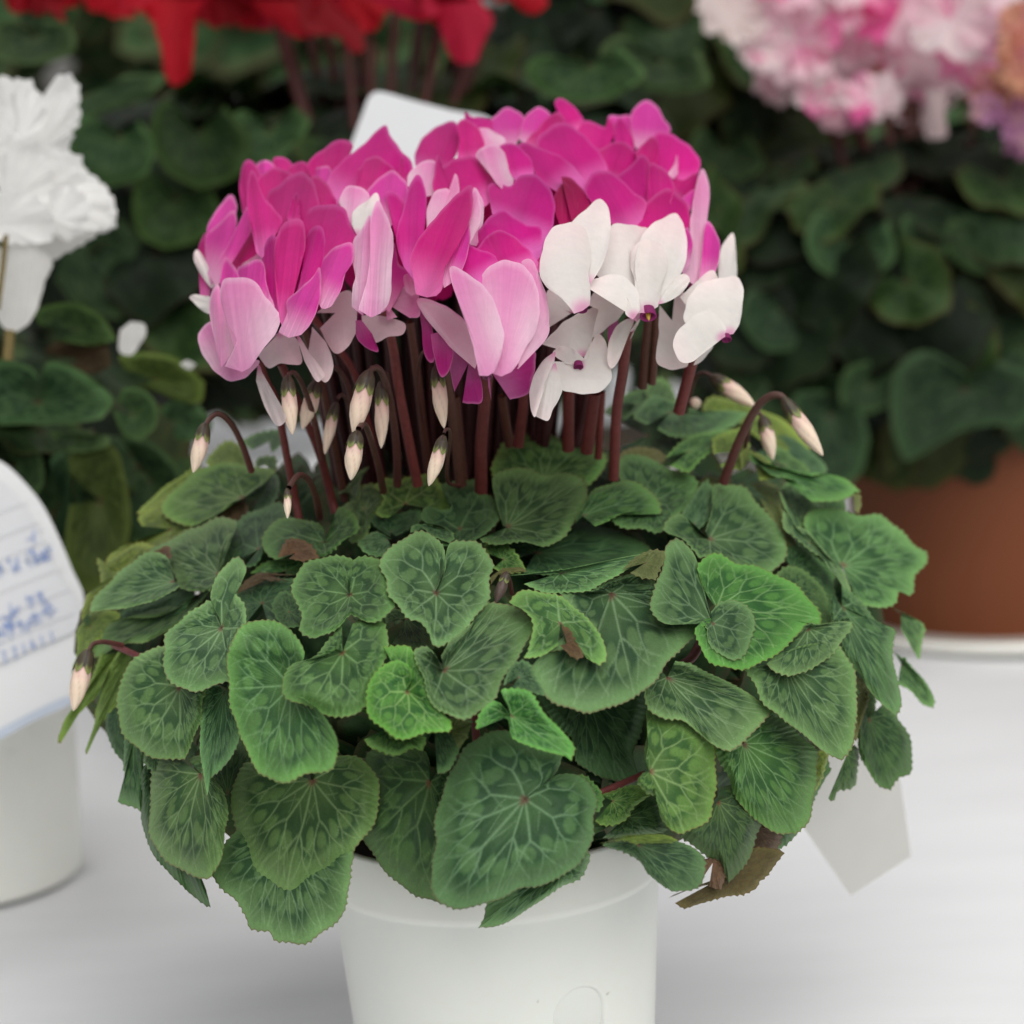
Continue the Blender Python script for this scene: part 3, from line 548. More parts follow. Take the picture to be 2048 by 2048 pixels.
# ================================================================ leaf tissue
NU, NR = 360, 44
def canon_grid(nu, nr):
    u = np.linspace(-1, 1, nu); r = np.linspace(0, 1, nr) ** .92
    U, Rr = np.meshgrid(u, r, indexing='ij'); th = U * 2.78
    return U, Rr, th
def make_masks(seed, nu, nr):
    g = np.random.default_rng(seed); U, Rr, th = canon_grid(nu, nr)
    X = Rr * np.sin(th); Y = Rr * np.cos(th)
    segs = []
    prim = [0, .48, -.5, 1.02, -1.0, 1.62, -1.66, 2.32, -2.3]
    blobs = []
    for i, a in enumerate(prim):
        a += g.normal(0, .05); r0 = 0; p = np.array([0., 0.]); nst = 5; rf = .44 + g.normal(0, .04) + (.1 if i == 0 else 0)
        def walk(p, a, r1, wd0, wd1, bend):
            q = p.copy(); st = 5; L = (r1 - np.hypot(*p)) / st; ws = np.linspace(wd0, wd1, st + 1)
            for k in range(st):
                a2 = a + bend * (k - 2) / 4; q2 = q + L * np.array([math.sin(a2), math.cos(a2)])
                segs.append((q, q2, ws[k], ws[k + 1])); q = q2
            return q
        q = walk(p, a, rf, .021, .014, g.normal(0, .12))
        for s in (-1, 1):
            q2 = walk(q, a + s * (.42 + g.uniform(0, .16)), .70 + g.uniform(-.04, .04), .013, .008, -s * .35)
            for s2 in (-1, 1):
                walk(q2, a + s * .2 + s2 * (.45 + g.uniform(0, .2)), .93, .007, .003, s2 * .3)
            if g.random() < .6:
                qm = (q + q2) / 2; walk(qm, a + s * 1.0, .78, .007, .003, 0)
        walk(q, a, .96, .012, .004, g.normal(0, .2)) if i == 0 or g.random() < .4 else None
        for s in (-1, 1):
            if g.random() < .7: walk(p + .5 * (q - p), a + s * .9, .42, .006, .002, 0)
        # pale blobs sit between the veins
        blobs.append((a + g.normal(0, .03), .66 + g.normal(0, .02), .085 * g.uniform(.8, 1.2), .105))
        for s in (-1, 1): blobs.append((a + s * .27, .60 + g.normal(0, .05), .07 * g.uniform(.7, 1.2), .11 * g.uniform(.8, 1.2)))
    vein = np.zeros_like(X); near = np.full_like(X, 9.)
    P = np.stack([X, Y], -1)
    for (a, b, w0, w1) in segs:
        d = b - a; L2 = d @ d + 1e-9; t = np.clip(((P - a) @ d) / L2, 0, 1)
        dist = np.linalg.norm(P - (a + t[..., None] * d), axis=-1); wd = w0 + (w1 - w0) * t
        vein = np.maximum(vein, np.exp(-(dist / (wd * .42 + .006)) ** 2) * np.minimum(1, .5 + .6 * wd / .021)); near = np.minimum(near, dist + (.021 - wd) * 1.2)
    nz = .05 * np.sin(th * 3.1 + seed) + .035 * np.sin(th * 7.3 + 2 * seed)
    light = .82 * sstep(.66, .84, Rr + nz) + .18 * sstep(.86, .97, Rr)
    for (a, r0, wa, wr) in blobs:
        da = (th - a) * r0; dr = Rr - r0
        light = np.maximum(light, .72 * (1 - sstep(.6, 1.15, np.hypot(da / wa, dr / wr))))
    centre = .42 * (1 - sstep(.2, .48, Rr + .6 * nz)) + .12
    light = np.maximum(light, centre)
    halo = np.clip(vein, 0, 1)
    return dict(U=U, R=Rr, th=th, vein=halo, light=light, cell=1 - np.exp(-(near / .07) ** 2))
MASKS = [make_masks(s, NU, NR) for s in (3, 5, 8, 13)]
TONES = {  # dark zone, light zone, vein, margin
 'n': ((.017, .056, .019), (.104, .202, .064), (.205, .335, .150), (.16, .10, .05)),
 'g': ((.018, .070, .016), (.108, .228, .050), (.22, .37, .14), (.22, .13, .05)),
 'G': ((.016, .078, .015), (.082, .220, .038), (.23, .39, .13), (.16, .12, .03)),
 'd': ((.014, .044, .017), (.060, .126, .042), (.12, .215, .09), (.10, .07, .04)),
 'y': ((.060, .105, .016), (.150, .225, .040), (.21, .28, .07), (.22, .10, .04)),
 'o': ((.085, .105, .030), (.140, .165, .055), (.19, .22, .08), (.24, .10, .05)),
 'm': ((.075, .055, .018), (.110, .088, .028), (.12, .09, .03), (.08, .03, .015)),
 'b': ((.070, .045, .022), (.125, .082, .038), (.14, .05, .03), (.12, .05, .03)),
}
def leaf_cols(mk, tone, jit):
    d, l, v, mg = [np.array(c) for c in TONES[tone]]
    lt = mk['light'][..., None]; ve = mk['vein'][..., None]; Rr = mk['R'][..., None]
    c = d * (1 - lt) + l * lt
    if tone in 'ob': c = c * (1 - .45 * ve) + v * .45 * ve
    else: rim = sstep(.80, .97, Rr); c = c * (1 - .72 * ve) + v * .72 * ve; c = c * (1 + .42 * rim)
    red = (1 - sstep(.02, .09, Rr)); c = c * (1 - .8 * red) + np.array((.16, .05, .04)) * .8 * red
    m = .75 * sstep(.982, .998, Rr); c = c * (1 - m) + np.array(mg) * m
    return np.clip(c * jit, 0, 1).reshape(-1, 3)

# view depth of the foliage dome and of the flower crown at a place of the photograph
def fol_depth(x, y):
    d = np.interp(y, [600, 700, 800, 900, 980, 1100, 1300, 1480, 1650, 1800, 1900], [1.38, 1.30, 1.23, 1.165, 1.13, 1.075, 1.01, .985, .966, .957, .956])
    return d + .15 * ((x - 960) / 880) ** 2
def flo_depth(x, y):
    return np.interp(y, [100, 200, 300, 450, 600, 760, 900], [1.26, 1.225, 1.17, 1.10, 1.055, 1.02, 1.01]) + .06 * ((x - 930) / 520) ** 2

class Layers:                       # which sheet lies over which, so that neighbours do not cut each other
    def __init__(s, step, maxl): s.m = np.zeros((300, 300), int); s.step = step; s.maxl = maxl
    def put(s, O):
        g = O / 8 + 20; x0, y0 = np.floor(g.min(0)).astype(int); x1, y1 = np.ceil(g.max(0)).astype(int)
        yy, xx = np.mgrid[y0:y1 + 1, x0:x1 + 1]; ins = np.zeros(xx.shape, bool)
        px, py = g[:, 0], g[:, 1]; j = len(g) - 1
        for i in range(len(g)):
            c = ((py[i] > yy) != (py[j] > yy)) & (xx < (px[j] - px[i]) * (yy - py[i]) / (py[j] - py[i] + 1e-9) + px[i]); ins ^= c; j = i
        sub = s.m[y0:y1 + 1, x0:x1 + 1]; lv = min(s.maxl, (sub[ins].max() if ins.any() else 0) + 1); sub[ins] = lv
        return lv * s.step

def outline(pts, tip, n):
    pts = np.asarray(pts)
    if tip is None or tip <= 0 or tip >= len(pts) - 1: return catmull(pts, n)
    h = n // 2; return np.vstack([catmull(pts[:tip + 1], h + 1)[:-1], catmull(pts[tip:], n - h)])

def leaf_mesh(C, pts, tip, tone, seed, dfun, off, flat=False, shape=1.0, teeth=True):
    g = np.random.default_rng(seed); mk = MASKS[seed % 4]; U, Rr = mk['U'], mk['R']
    O = outline(pts, tip, NU); C = np.asarray(C)
    seg = np.linalg.norm(np.diff(O, axis=0), axis=1); L = np.r_[0, np.cumsum(seg)]
    rad = O - C; rn = np.linalg.norm(rad, axis=1, keepdims=True) + 1e-6
    if teeth:
        nt_ = max(6, int(L[-1] / 13)); ph = (L / L[-1] * nt_) % 1.0
        amp = 3.4 * (np.abs(ph - .5) * 2) ** 1.5 * (1 + .5 * np.sin(L * .11 + seed)) + 2.5 * np.sin(L * .037 + seed) + 1.8 * np.sin(L * .083 + 2 * seed)
        fade = np.minimum(1, np.minimum(L, L[-1] - L) / 25)
        O = O + rad / rn * (amp * fade)[:, None]
    Pxy = C + Rr[..., None] * (O - C)[:, None, :]
    x, y = Pxy[..., 0], Pxy[..., 1]
    size = np.median(rn); pm = PXM(1.0)
    sc = size * pm                                   # leaf radius in metres
    th = mk['th']
    # smooth relief of the blade: valley at the petiole, fold along the midrib, wavy curled margin
    cup = g.uniform(.05, .30); fold = g.uniform(-.12, .24); curl = g.uniform(.08, .40); nw = g.integers(2, 5); wa = g.uniform(.05, .13); ph = g.uniform(0, 6.28)
    bowl = g.uniform(.18, .48) if C[1] < 1480 else g.uniform(-.12, .08)
    if C[1] < 1480: curl *= -.25 if g.random() < .5 else .5
    z = g.uniform(.10, .28) * sstep(.72, 1.0, Rr) ** 1.5 + bowl * (1 - Rr ** 2) + cup * (1 - Rr) ** 2 - fold * np.abs(np.sin(th)) * Rr + curl * Rr ** 3.5 + wa * Rr ** 2 * np.sin(nw * th + ph) + .03 * Rr ** 3 * np.sin((nw * 2 + 3) * th + 2 * ph)
    z += -.034 * mk['cell'] * np.minimum(1, Rr * 3) * (1 - Rr ** 6) * (1 if tone not in 'ob' else -.6) - .012 * mk['light'] * np.sin(3 * th + ph)
    tx, ty = g.uniform(-.2, .2, 2)
    if C[1] > 1450: tx *= .4; ty *= .15; curl *= .5
    z = z * sc * shape + (tx * (x - C[0]) + ty * (y - C[1])) * pm * shape
    d = dfun(x, y) - off + z
    V = W3(x, y, d).reshape(-1, 3)
    jit = np.array([1, 1, 1]) * g.uniform(.86, 1.14) * np.array([g.uniform(.9, 1.12), 1, g.uniform(.85, 1.15)])
    return V, grid_faces(NU, NR), leaf_cols(mk, tone, jit)

# ================================================================ the plant in focus
pc = W3(990, 1736, 1.10)                              # centre of the pot's rim step
POT = Vector((pc[0], pc[1], 0)); RIMZ = float(pc[2])
main = empty('potted_cyclamen', POT)
tag(main, 'sharp foreground cyclamen in white plastic pot, magenta, pink and white flowers above silver-patterned green leaves', 'potted plant')

def lathe(prof, nseg=96, hook=None):
    prof = np.asarray(prof, float); th = np.linspace(0, 2 * np.pi, nseg, endpoint=False)
    A, I = np.meshgrid(th, np.arange(len(prof)), indexing='ij')
    r = prof[:, 0][I]; z = prof[:, 1][I]
    if hook is not None: r = hook(A, r, z)
    V = np.stack([r * np.cos(A), r * np.sin(A), z], -1).reshape(-1, 3)
    return V, grid_faces(nseg, len(prof), wrap=True)
def pot_profile(rt, rb, h, band, lip, wall=.002, n=40):
    """outside from the bottom up, step out at the rim band, over the lip and down inside"""
    P = [(0, .004), (rb * .9, .004), (rb * .93, 0), (rb * .985, .0005), (rb, .003)]
    zb = h - band
    for t in np.linspace(0, 1, n)[1:]: P.append((rb + (rt - rb) * t * zb / h, .003 + (zb - .003 - .002) * t))
    rz = rb + (rt - rb) * zb / h
    P += [(rz + lip * .3, zb - .001), (rz + lip * .8, zb + .0003), (rz + lip, zb + .002), (rz + lip, zb + .006)]
    P += [(rt + lip, h - .002), (rt + lip - .0006, h - .0005), (rt + lip - .002, h), (rt - wall, h - .001), (rt - wall - .001, zb), (rb - wall, .01), (0, .01)]
    return P
M_POT = plain_mat('white_plastic', (.87, .862, .805), .38, .05, 9, .05, spec=.45, sub=.1, specks=True)
def main_pot():
    rt = .0737 + .0
    def hook(A, r, z):
        # arched recess pressed into the lower wall, facing the viewer right of the middle
        a0 = -math.pi / 2 + .50; da = (A - a0 + math.pi) % (2 * math.pi) - math.pi
        s = da * .07; hw = .0125; top = .0930
        inside = np.where(z > top - hw, np.hypot(s, z - (top - hw)) / hw, np.abs(s) / hw)
        k = 1 - sstep(.93, 1.04, inside)
        return r - .0032 * k * ((z < top + .01) & (z > .012) & (r > .05))
    prof = pot_profile(.0765, .0650, RIMZ + .026, .026, .0016, n=150)
    V, F = lathe(prof, 900, hook)
    o = link('pot', mesh_np('pot', V + np.array(POT), F), M_POT, main)
    o['label'] = 'round white plastic pot with raised rim band and arched recess'
    V, F = lathe([(0, RIMZ + .012), (.04, RIMZ + .013), (.0735, RIMZ + .010)], 40)
    link('soil', mesh_np('soil', V + np.array(POT), F), plain_mat('dark_soil', (.03, .02, .013), .95, .5, 300, 1.0), main)
main_pot()

LY = Layers(.0085, 9)
FLAT = {'510,111': .35, '535,108': .6, '840,760': .15, '1240,47': .6, '515,109': .25}           # blades that lie flatter than the rest
for i, (c, C, s, tip, tone) in enumerate(LEAVES):
    P = crop_pts(c, s); C = crop_pts(c, C)[0]
    off = LY.put(outline(P, tip, 80))
    V, F, col = leaf_mesh(C, P, tip, tone, 100 + i, fol_depth, off, shape=FLAT.get(s[:7], 1.0))
    o = link('leaf', mesh_np('leaf', V, F, col), M_LEAF, main)
    if tone == 'b': o['label'] = 'leaf turned over, showing its reddish brown underside'
    elif tone == 'G': o['label'] = 'fresh bright green young leaf'

# leaves hidden underneath the visible ones
def generic_leaf(nu=44, nr=9, seed=1, tone='d', droop=.25, wave=.08):
    g = np.random.default_rng(seed); U, Rr, th = canon_grid(nu, nr)
    rad = 1.0 - .12 * np.abs(U) + .12 * np.exp(-(U / .16) ** 2) - .55 * sstep(.86, 1.0, np.abs(U))
    rad = rad * (1 + .03 * np.sin(9 * th + seed) + .02 * np.sin(17 * th))
    X = Rr * rad * np.sin(th); Y = Rr * rad * np.cos(th)
    Z = -droop * Rr ** 2 * g.uniform(.5, 1.3) + wave * Rr ** 2 * np.sin(g.integers(3, 6) * th + g.uniform(0, 6)) + g.uniform(.1, .3) * np.abs(X) * Rr
    mk = make_masks(seed, nu, nr); return np.stack([X, -Y, Z], -1).reshape(-1, 3), grid_faces(nu, nr), leaf_cols(mk, tone, 1.0)
def basis(nrm, down):
    z = np.array(nrm, float); z /= np.linalg.norm(z); y = -(np.array(down, float) - z * np.dot(down, z)); y /= np.linalg.norm(y)
    return np.stack([np.cross(y, z), y, z], 1)
parts = []
for k in range(280):
    a = random.uniform(0, 6.283); q = math.sqrt(random.random()) * .97
    x = 945 + 770 * q * math.cos(a); y = 1300 + 360 * q * math.sin(a)
    V, F, col = generic_leaf(32, 6, 20 + k % 7)
    d = float(fol_depth(x, y)) + random.uniform(.028, .06) + (.012 if y < 1280 else 0)
    p = W3(x, y, d); nr_ = np.array([(x - 960) / 900, -.8, (1400 - y) / 700]) + np.random.default_rng(k).normal(0, .25, 3)
    B = basis(nr_, (random.uniform(-.6, .6), 0, -1)); parts.append(((V * random.uniform(.022, .032)) @ B.T + p, F, col * .9))
for k in range(110):                                   # under the stems and at the back
    x = random.uniform(590, 1500); y = random.uniform(940, 1100)
    V, F, col = generic_leaf(32, 6, 20 + k % 7)
    p = W3(x, y, 1.18 + random.uniform(0, .08)); B = basis((random.uniform(-.4, .4), -.6, 1), (random.uniform(-.6, .6), -1, -.4))
    parts.append(((V * random.uniform(.02, .03)) @ B.T + p, F, col * .8))
V, F, col = join_np(parts)
o = link('inner_leaves', mesh_np('inner_leaves', V, F, col), M_LEAF, main); o['kind'] = 'stuff'

# ---------------------------------------------------------------- petals
def petal_cols(tone, U, Rr, t, q, g, rd=None):
    """t runs base to tip, q across"""
    def C3(*v): return np.array(v)
    e = sstep(.93, 1.0, Rr)[..., None]; t = t[..., None]; aq = np.abs(q)[..., None]
    mag, deep, pink, pale = C3(.62, .010, .225), C3(.38, .005, .145), C3(.82, .17, .48), C3(.84, .48, .62)
    white = C3(.80, .765, .73)
    s = lambda a, b: sstep(a, b, t)
    k = g.uniform(-.08, .08)
    if tone == 'M':
        c = pink * (1 - s(.0, .42)) + mag * s(.0, .42); c = c * (1 - .6 * s(.5, 1.0)) + deep * .6 * s(.5, 1.0); c = c * (1 - .22 * np.exp(-(q / .22) ** 2)[..., None] * (1 - t))
        c = c * (1 - .36 * e) + C3(.74, .20, .50) * .36 * e; c = c * g.uniform(.90, 1.12) * C3(1, 1, g.uniform(.94, 1.14))
    elif tone == 'D':
        c = C3(.42, .004, .10) * (1 - s(.3, .9)) + C3(.28, .003, .06) * s(.3, .9); c = c * (1 - .3 * e) + C3(.5, .08, .25) * .3 * e
    elif tone == 'V':
        c = C3(.52, .14, .34) * (1 - s(.1, .7)) + C3(.50, .035, .26) * s(.1, .7); c = c * (1 - .6 * e) + C3(.7, .3, .5) * .6 * e
    elif tone == 'P':
        c = C3(.80, .38, .58) * (1 - s(.05, .55 + k)) + C3(.68, .05, .36) * s(.05, .55 + k); c = c * (1 - .5 * e) + C3(.86, .45, .66) * .5 * e
    elif tone == 'p':
        c = C3(.84, .52, .66) * (1 - s(.2, .9)) + C3(.82, .30, .55) * s(.2, .9); c = c * (1 - .5 * e) + C3(.87, .6, .72) * .5 * e
    elif tone == 'L':
        mid = np.exp(-(q / .55) ** 2)[..., None]
        c = C3(.82, .60, .69) * (1 - mid) + C3(.79, .36, .57) * mid
        c = c * (1 - .6 * s(.35, .95)) + C3(.78, .20, .50) * .6 * s(.35, .95)
        b = (1 - s(0, .22)); c = c * (1 - .35 * b) + C3(.72, .22, .50) * .35 * b
        c = c * (1 - .7 * e) + C3(.90, .62, .76) * .7 * e
    elif tone == 'q':
        c = C3(.82, .62, .68) * (1 - e) + C3(.85, .4, .62) * e
    else:
        c = white * np.ones_like(t); c = c * (1 - .30 * s(.5, 1.0)) + C3(.70, .53, .54) * .5 * s(.45, 1.0)
        if tone == 'W':
            b = (1 - sstep(.03, .20, rd))[..., None]; c = c * (1 - b * .62) + C3(.66, .09, .38) * b * .62
        else: c = c * C3(.96, .92, .93)
    return (c * g.uniform(.93, 1.05)).clip(0, .95).reshape(-1, 3)
PU, PR = 130, 28
def petal_mesh(C, pts, tone, seed, dfun, off, frill=0):
    g = np.random.default_rng(seed); O = catmull(pts, PU); C = np.asarray(C)
    u = np.linspace(-1, 1, PU); r = np.linspace(0, 1, PR); U, Rr = np.meshgrid(u, r, indexing='ij')
    rad = O - C; dist = np.linalg.norm(rad, axis=1); ti = int(np.argmax(dist)); ax = rad[ti] / dist[ti]; pe = np.array([-ax[1], ax[0]])
    L = dist[ti]; hw = np.abs(rad @ pe).max() + 1e-6
    Lc = np.r_[0, np.cumsum(np.linalg.norm(np.diff(O, axis=0), axis=1))]
    fade = np.minimum(1, np.minimum(Lc, Lc[-1] - Lc) / 30)
    O = O + rad / (dist[:, None] + 1e-6) * (1.6 * np.sin(Lc * .06 + seed) + .8 * np.sin(Lc * .17 + seed) + frill * (np.sin(Lc * .23 + seed) + .6 * np.sin(Lc * .41)) * .6)[:, None] * fade[:, None]
    P = C + Rr[..., None] * (O - C)[:, None, :]
    x, y = P[..., 0], P[..., 1]; rel = P - C; t = np.clip((rel @ ax) / L, 0, 1.1); q = (rel @ pe) / hw
    pm = PXM(1.05); A = g.uniform(.45, .95) * (1 if g.random() < .75 else -.6); fo = g.uniform(-.40, .40)
    z = (A * q ** 2 + fo * np.sqrt(q ** 2 + .01)) * min(hw * pm, .013) + g.uniform(-.05, .25) * t ** 2 * L * pm * .35 + g.uniform(-.4, .4) * q * hw * pm * .6
    z += .0006 * np.sin(q * 7 + seed) * t + .0009 * Rr ** 4 * np.sin(U * 11 + seed) + (.0001 * np.sin(q * 23 + seed) + .00007 * np.sin(q * 41 + 2 * seed)) * (.3 if tone in 'Ww' else 1)
    if frill: z = z + 0.0019 * Rr ** 2 * np.sin(U * 12 + seed) + .0011 * Rr ** 3 * np.sin(U * 27 + 2 * seed)
    V = W3(x, y, dfun(x, y) - off + z).reshape(-1, 3)
    uv = np.stack([U * .5 + .5 + seed * .37, t + seed], -1).reshape(-1, 2)
    return mesh_np('petal', V, grid_faces(PU, PR), petal_cols(tone, U, Rr, t, q, g, np.linalg.norm(rel, axis=-1) / L), uv, alpha={'W': .08, 'w': .08, 'q': .3, 'M': 1.0, 'L': .75, 'p': .75}.get(tone, .9))
LP = Layers(.0056, 16)
def corolla_tube(at, d, tone, axis=(0, -.7, -.8)):
    """short tube the petals spring from, mouth pointing down and a little to the viewer"""
    prof = np.array([(.0022, .004), (.0038, .003), (.0044, 0), (.0048, -.0026), (.0042, -.0030), (.0034, -.0008), (.001, .001), (0, .001)]) * (.75 if tuple(at.round()) == (1296, 626) else .45)
    V, F = lathe(prof, 30); B = basis(-np.array(axis), (.3, -1, 0)); c = {'W': (.55, .07, .30), 'L': (.72, .28, .48), 'P': (.6, .1, .35), 'p': (.6, .1, .35)}.get(tone, (.5, .04, .22))
    col = np.tile(np.array(c), (len(V), 1)); zz = V[:, 2]; rr = np.hypot(V[:, 0], V[:, 1]); col[(rr < .0042) & (zz > -.002) & (zz < .0035)] *= .5
    return mesh_np('flower', V @ B.T + W3(at[0], at[1], d), F, col, np.zeros((len(V), 2)))
pi = 0
for (c, jx, jy), petals in [(f[0], f[1]) for f in FLOWERS]:
    J = crop_pts(c, (jx, jy))[0]; items = []; offs = []
    for (pc_, C, s, tone) in petals:
        P = crop_pts(pc_, s); Cc = crop_pts(pc_, C)[0]; off = LP.put(catmull(P, 60)); offs.append(off)
        items.append((petal_mesh(Cc, P, tone, 500 + pi, flo_depth, off), tone)); pi += 1
    tone = petals[-1][3]
    jd = float(flo_depth(*J)) - (max(offs) if tone == 'W' else min(offs)) + (.0085 if tone == 'W' else .012)
    fl = link('flower', corolla_tube(J, jd, tone), M_PETAL, main)
    if tone in 'Ww': fl['label'] = 'white flower with a magenta throat'
    for me, t_ in items: link('petal', me, M_PETAL, fl)
    if (jx, jy) == (1275, 1500):                      # yellow anther cone just inside the mouth
        V, F = lathe([(0, -.0042), (.0007, -.003), (.0012, 0), (.0008, .002)], 12); B = basis(-np.array((0, -.7, -.8)), (.3, -1, 0))
        V = V @ B.T + W3(J[0], J[1], jd)
        link('stamens', mesh_np('stamens', V, F, np.tile((.55, .35, .05), (len(V), 1))), M_STEM, fl)
# petals of the flowers standing behind, seen only as colour in the gaps
parts = []
reg = [(600, 480, 90), (700, 460, 100), (850, 480, 110), (1000, 430, 120), (1150, 430, 120), (1270, 460, 90), (640, 560, 80), (1000, 540, 110), (1230, 530, 90), (900, 570, 90), (760, 550, 80), (1100, 350, 80)]
for k in range(150):
    cx, cy, cr = reg[k % len(reg)]; a = random.uniform(0, 6.28); q = random.random() ** .5 * .55 * cr
    x, y = cx + q * math.cos(a), cy + q * math.sin(a); U, Rr = np.meshgrid(np.linspace(-1, 1, 20), np.linspace(0, 1, 7), indexing='ij')
    wv = .5 * np.sin(np.pi * np.clip(Rr * .9 + .08, 0, 1)) ** .7; X = U * wv; Y = Rr * 1.5; Z = .35 * U ** 2 * wv + .15 * Rr ** 2
    B = basis((random.uniform(-.3, .3), -1, random.uniform(-.1, .25)), (random.uniform(-.4, .4), 0, -1))
    V = (np.stack([X, Y, -Z], -1).reshape(-1, 3) * random.uniform(.013, .018)) @ B.T + W3(x, y + 25, float(flo_depth(x, y)) + random.uniform(.035, .07))
    cc = np.array((.60, .008, .19)) * random.uniform(.7, 1.05); parts.append((V, grid_faces(20, 7), cc))
V, F, col = join_np(parts)
o = link('rear_petals', mesh_np('rear_petals', V, F, col, np.zeros((len(V), 2))), M_PETAL, main); o['kind'] = 'stuff'

# ---------------------------------------------------------------- stems, petioles, buds
SC = {'r': (.165, .034, .030), 'k': (.12, .045, .030), 'd': (.048, .012, .013)}
for (c, s, wd, tone, layer) in STEMS:
    P = catmull(crop_pts(c, s), 40); y0, y1 = P[0, 1], P[-1, 1]
    t = (P[:, 1] - y0) / (y1 - y0); d = 1.045 + .016 * layer + t * .065; d0 = np.interp(P[:, 1], [560, 1000], [1.05, 1.11]) + .016 * layer
    d = np.where(P[:, 1] > 0, d0, d)
    pw = wd / CROP[c][2] * .5; rad = PXM(1.07) * pw * (1 - .12 * (1 - t)) * 1.04
    V, F = tube_np(W3(P[:, 0], P[:, 1], d), rad, 16, .035)
    colr = np.array(SC[tone]) * np.random.default_rng(int(wd * 7)).uniform(.85, 1.15)
    link('flower_stem', mesh_np('flower_stem', V, F, np.tile(colr, (len(V), 1))), M_STEM, main)
parts = []
for k in range(110):
    x0 = random.uniform(590, 1240); x1 = x0 + (930 - x0) * .28 + random.uniform(-20, 20)
    P = catmull([(x0, 520), ((x0 + x1) / 2 + random.uniform(-8, 8), 750), (x1, 1010)], 14)
    V, F = tube_np(W3(P[:, 0], P[:, 1], np.linspace(1.13, 1.17, 14) + random.uniform(0, .06)), np.full(14, .0022), 8, 0)
    parts.append((V, F, np.array(SC['d']) * random.uniform(.7, 1.7)))
V, F, col = join_np(parts); o = link('inner_stems', mesh_np('inner_stems', V, F, col), M_STEM, main); o['kind'] = 'stuff'
for (c, s, wd) in PETIOLES:
    P = catmull(crop_pts(c, s), 20); d = fol_depth(P[:, 0], P[:, 1]) - .012
    V, F = tube_np(W3(P[:, 0], P[:, 1], d), np.full(20, PXM(.97) * wd / CROP[c][2] * .5), 12, 0)
    link('petiole', mesh_np('petiole', V, F, np.tile((.15, .035, .035), (len(V), 1))), M_STEM, main)
for bi, (c, ca, tp, wd, s, sw, d) in enumerate(BUDS):
    g = np.random.default_rng(bi); k = CROP[c][2]
    A = crop_pts(c, ca)[0]; T = crop_pts(c, tp)[0]; P = catmull(np.vstack([crop_pts(c, s)]), 36)
    dd = np.linspace(max(d + .03, 1.10) if c in 'IJ' else d + .02, d, 36) if len(P) else d
    ws = np.linspace(1.15, .85, 36) * sw / k * .5
    V, F = tube_np(W3(P[:, 0], P[:, 1], dd), PXM(d) * ws, 12, 0)
    col = np.linspace(0, 1, 36)[None, :, None] * (np.array((.085, .045, .035)) - np.array((.11, .03, .026))) + np.array((.11, .03, .026))
    link('bud_stem', mesh_np('bud_stem', V, F, np.broadcast_to(col, (12, 36, 3)).reshape(-1, 3)), M_STEM, main)
    # bud: spindle with a spiral furrow; A = top of calyx, T = tip
    a3, t3 = W3(A[0], A[1], d), W3(T[0], T[1], d - .004); ax = t3 - a3; Lb = np.linalg.norm(ax); ax /= Lb
    nb, ns = 40, 32; t = np.linspace(0, 1, nb); th = np.linspace(0, 2 * np.pi, ns, endpoint=False)
    rr = PXM(d) * wd / k * .5 * np.interp(t, [0, .06, .18, .38, .55, .72, .86, .95, 1], [.25, .55, .80, .96, 1.0, .82, .52, .28, .04])
    B = basis(ax, (0, .3, -1) if abs(ax[2]) < .9 else (.2, 1, 0))
    TH, TT = np.meshgrid(th, t, indexing='ij'); rad = rr[None, :] * (1 + .07 * np.abs(np.sin(2.5 * (TH + 2.2 * TT))) - .04)
    loc = np.stack([rad * np.cos(TH), rad * np.sin(TH), TT * Lb], -1)
    bend = (.10 * Lb * TT ** 2 * (1 if bi % 2 else -1))[..., None] * B[:, 0] * .4
    V = loc @ B.T + bend + a3
    pk = np.array((.72, .42, .40)); cr = np.array((.80, .64, .50)); tt = sstep(.15, .6, TT)[..., None]; fur = (1 - np.abs(np.sin(2.5 * (TH + 2.2 * TT))))[..., None] ** 4
    col = (pk * (1 - tt) + cr * tt) * (1 - .25 * fur)
    if c == 'B': col = col * 0 + np.array((.09, .06, .05))
    bd = link('flower_bud', mesh_np('flower_bud', V.reshape(-1, 3), grid_faces(ns, nb, True), col.reshape(-1, 3)), M_BUD, main)
    # calyx: five pointed sepals hugging the bud's top
    nc = 12; t = np.linspace(0, 1, nc); TH, TT = np.meshgrid(np.linspace(0, 2 * np.pi, 60, endpoint=False), t, indexing='ij')
    edge = .24 + .13 * (1 - np.abs(np.mod(TH / (2 * np.pi) * 5, 1) * 2 - 1)) ** .8; tz = -.04 + TT * (edge + .04)
    rr = PXM(d) * wd / k * .5 * np.interp(tz, [-.04, 0, .08, .2, .3, .4], [.32, .55, .84, .98, 1.04, 1.08])
    V = np.stack([rr * np.cos(TH), rr * np.sin(TH), tz * Lb], -1) @ B.T + a3
    rim = sstep(.62, .95, TT)[..., None]; mid = (np.abs(np.mod(TH / (2 * np.pi) * 5, 1) * 2 - 1) > .82)[..., None]
    col = np.array((.055, .045, .025)) * (1 - rim) + np.array((.21, .25, .07)) * rim; col = np.where(mid, np.array((.03, .02, .015)), col)
    link('calyx', mesh_np('calyx', V.reshape(-1, 3), grid_faces(60, nc, True), col.reshape(-1, 3)), M_BUD, bd)

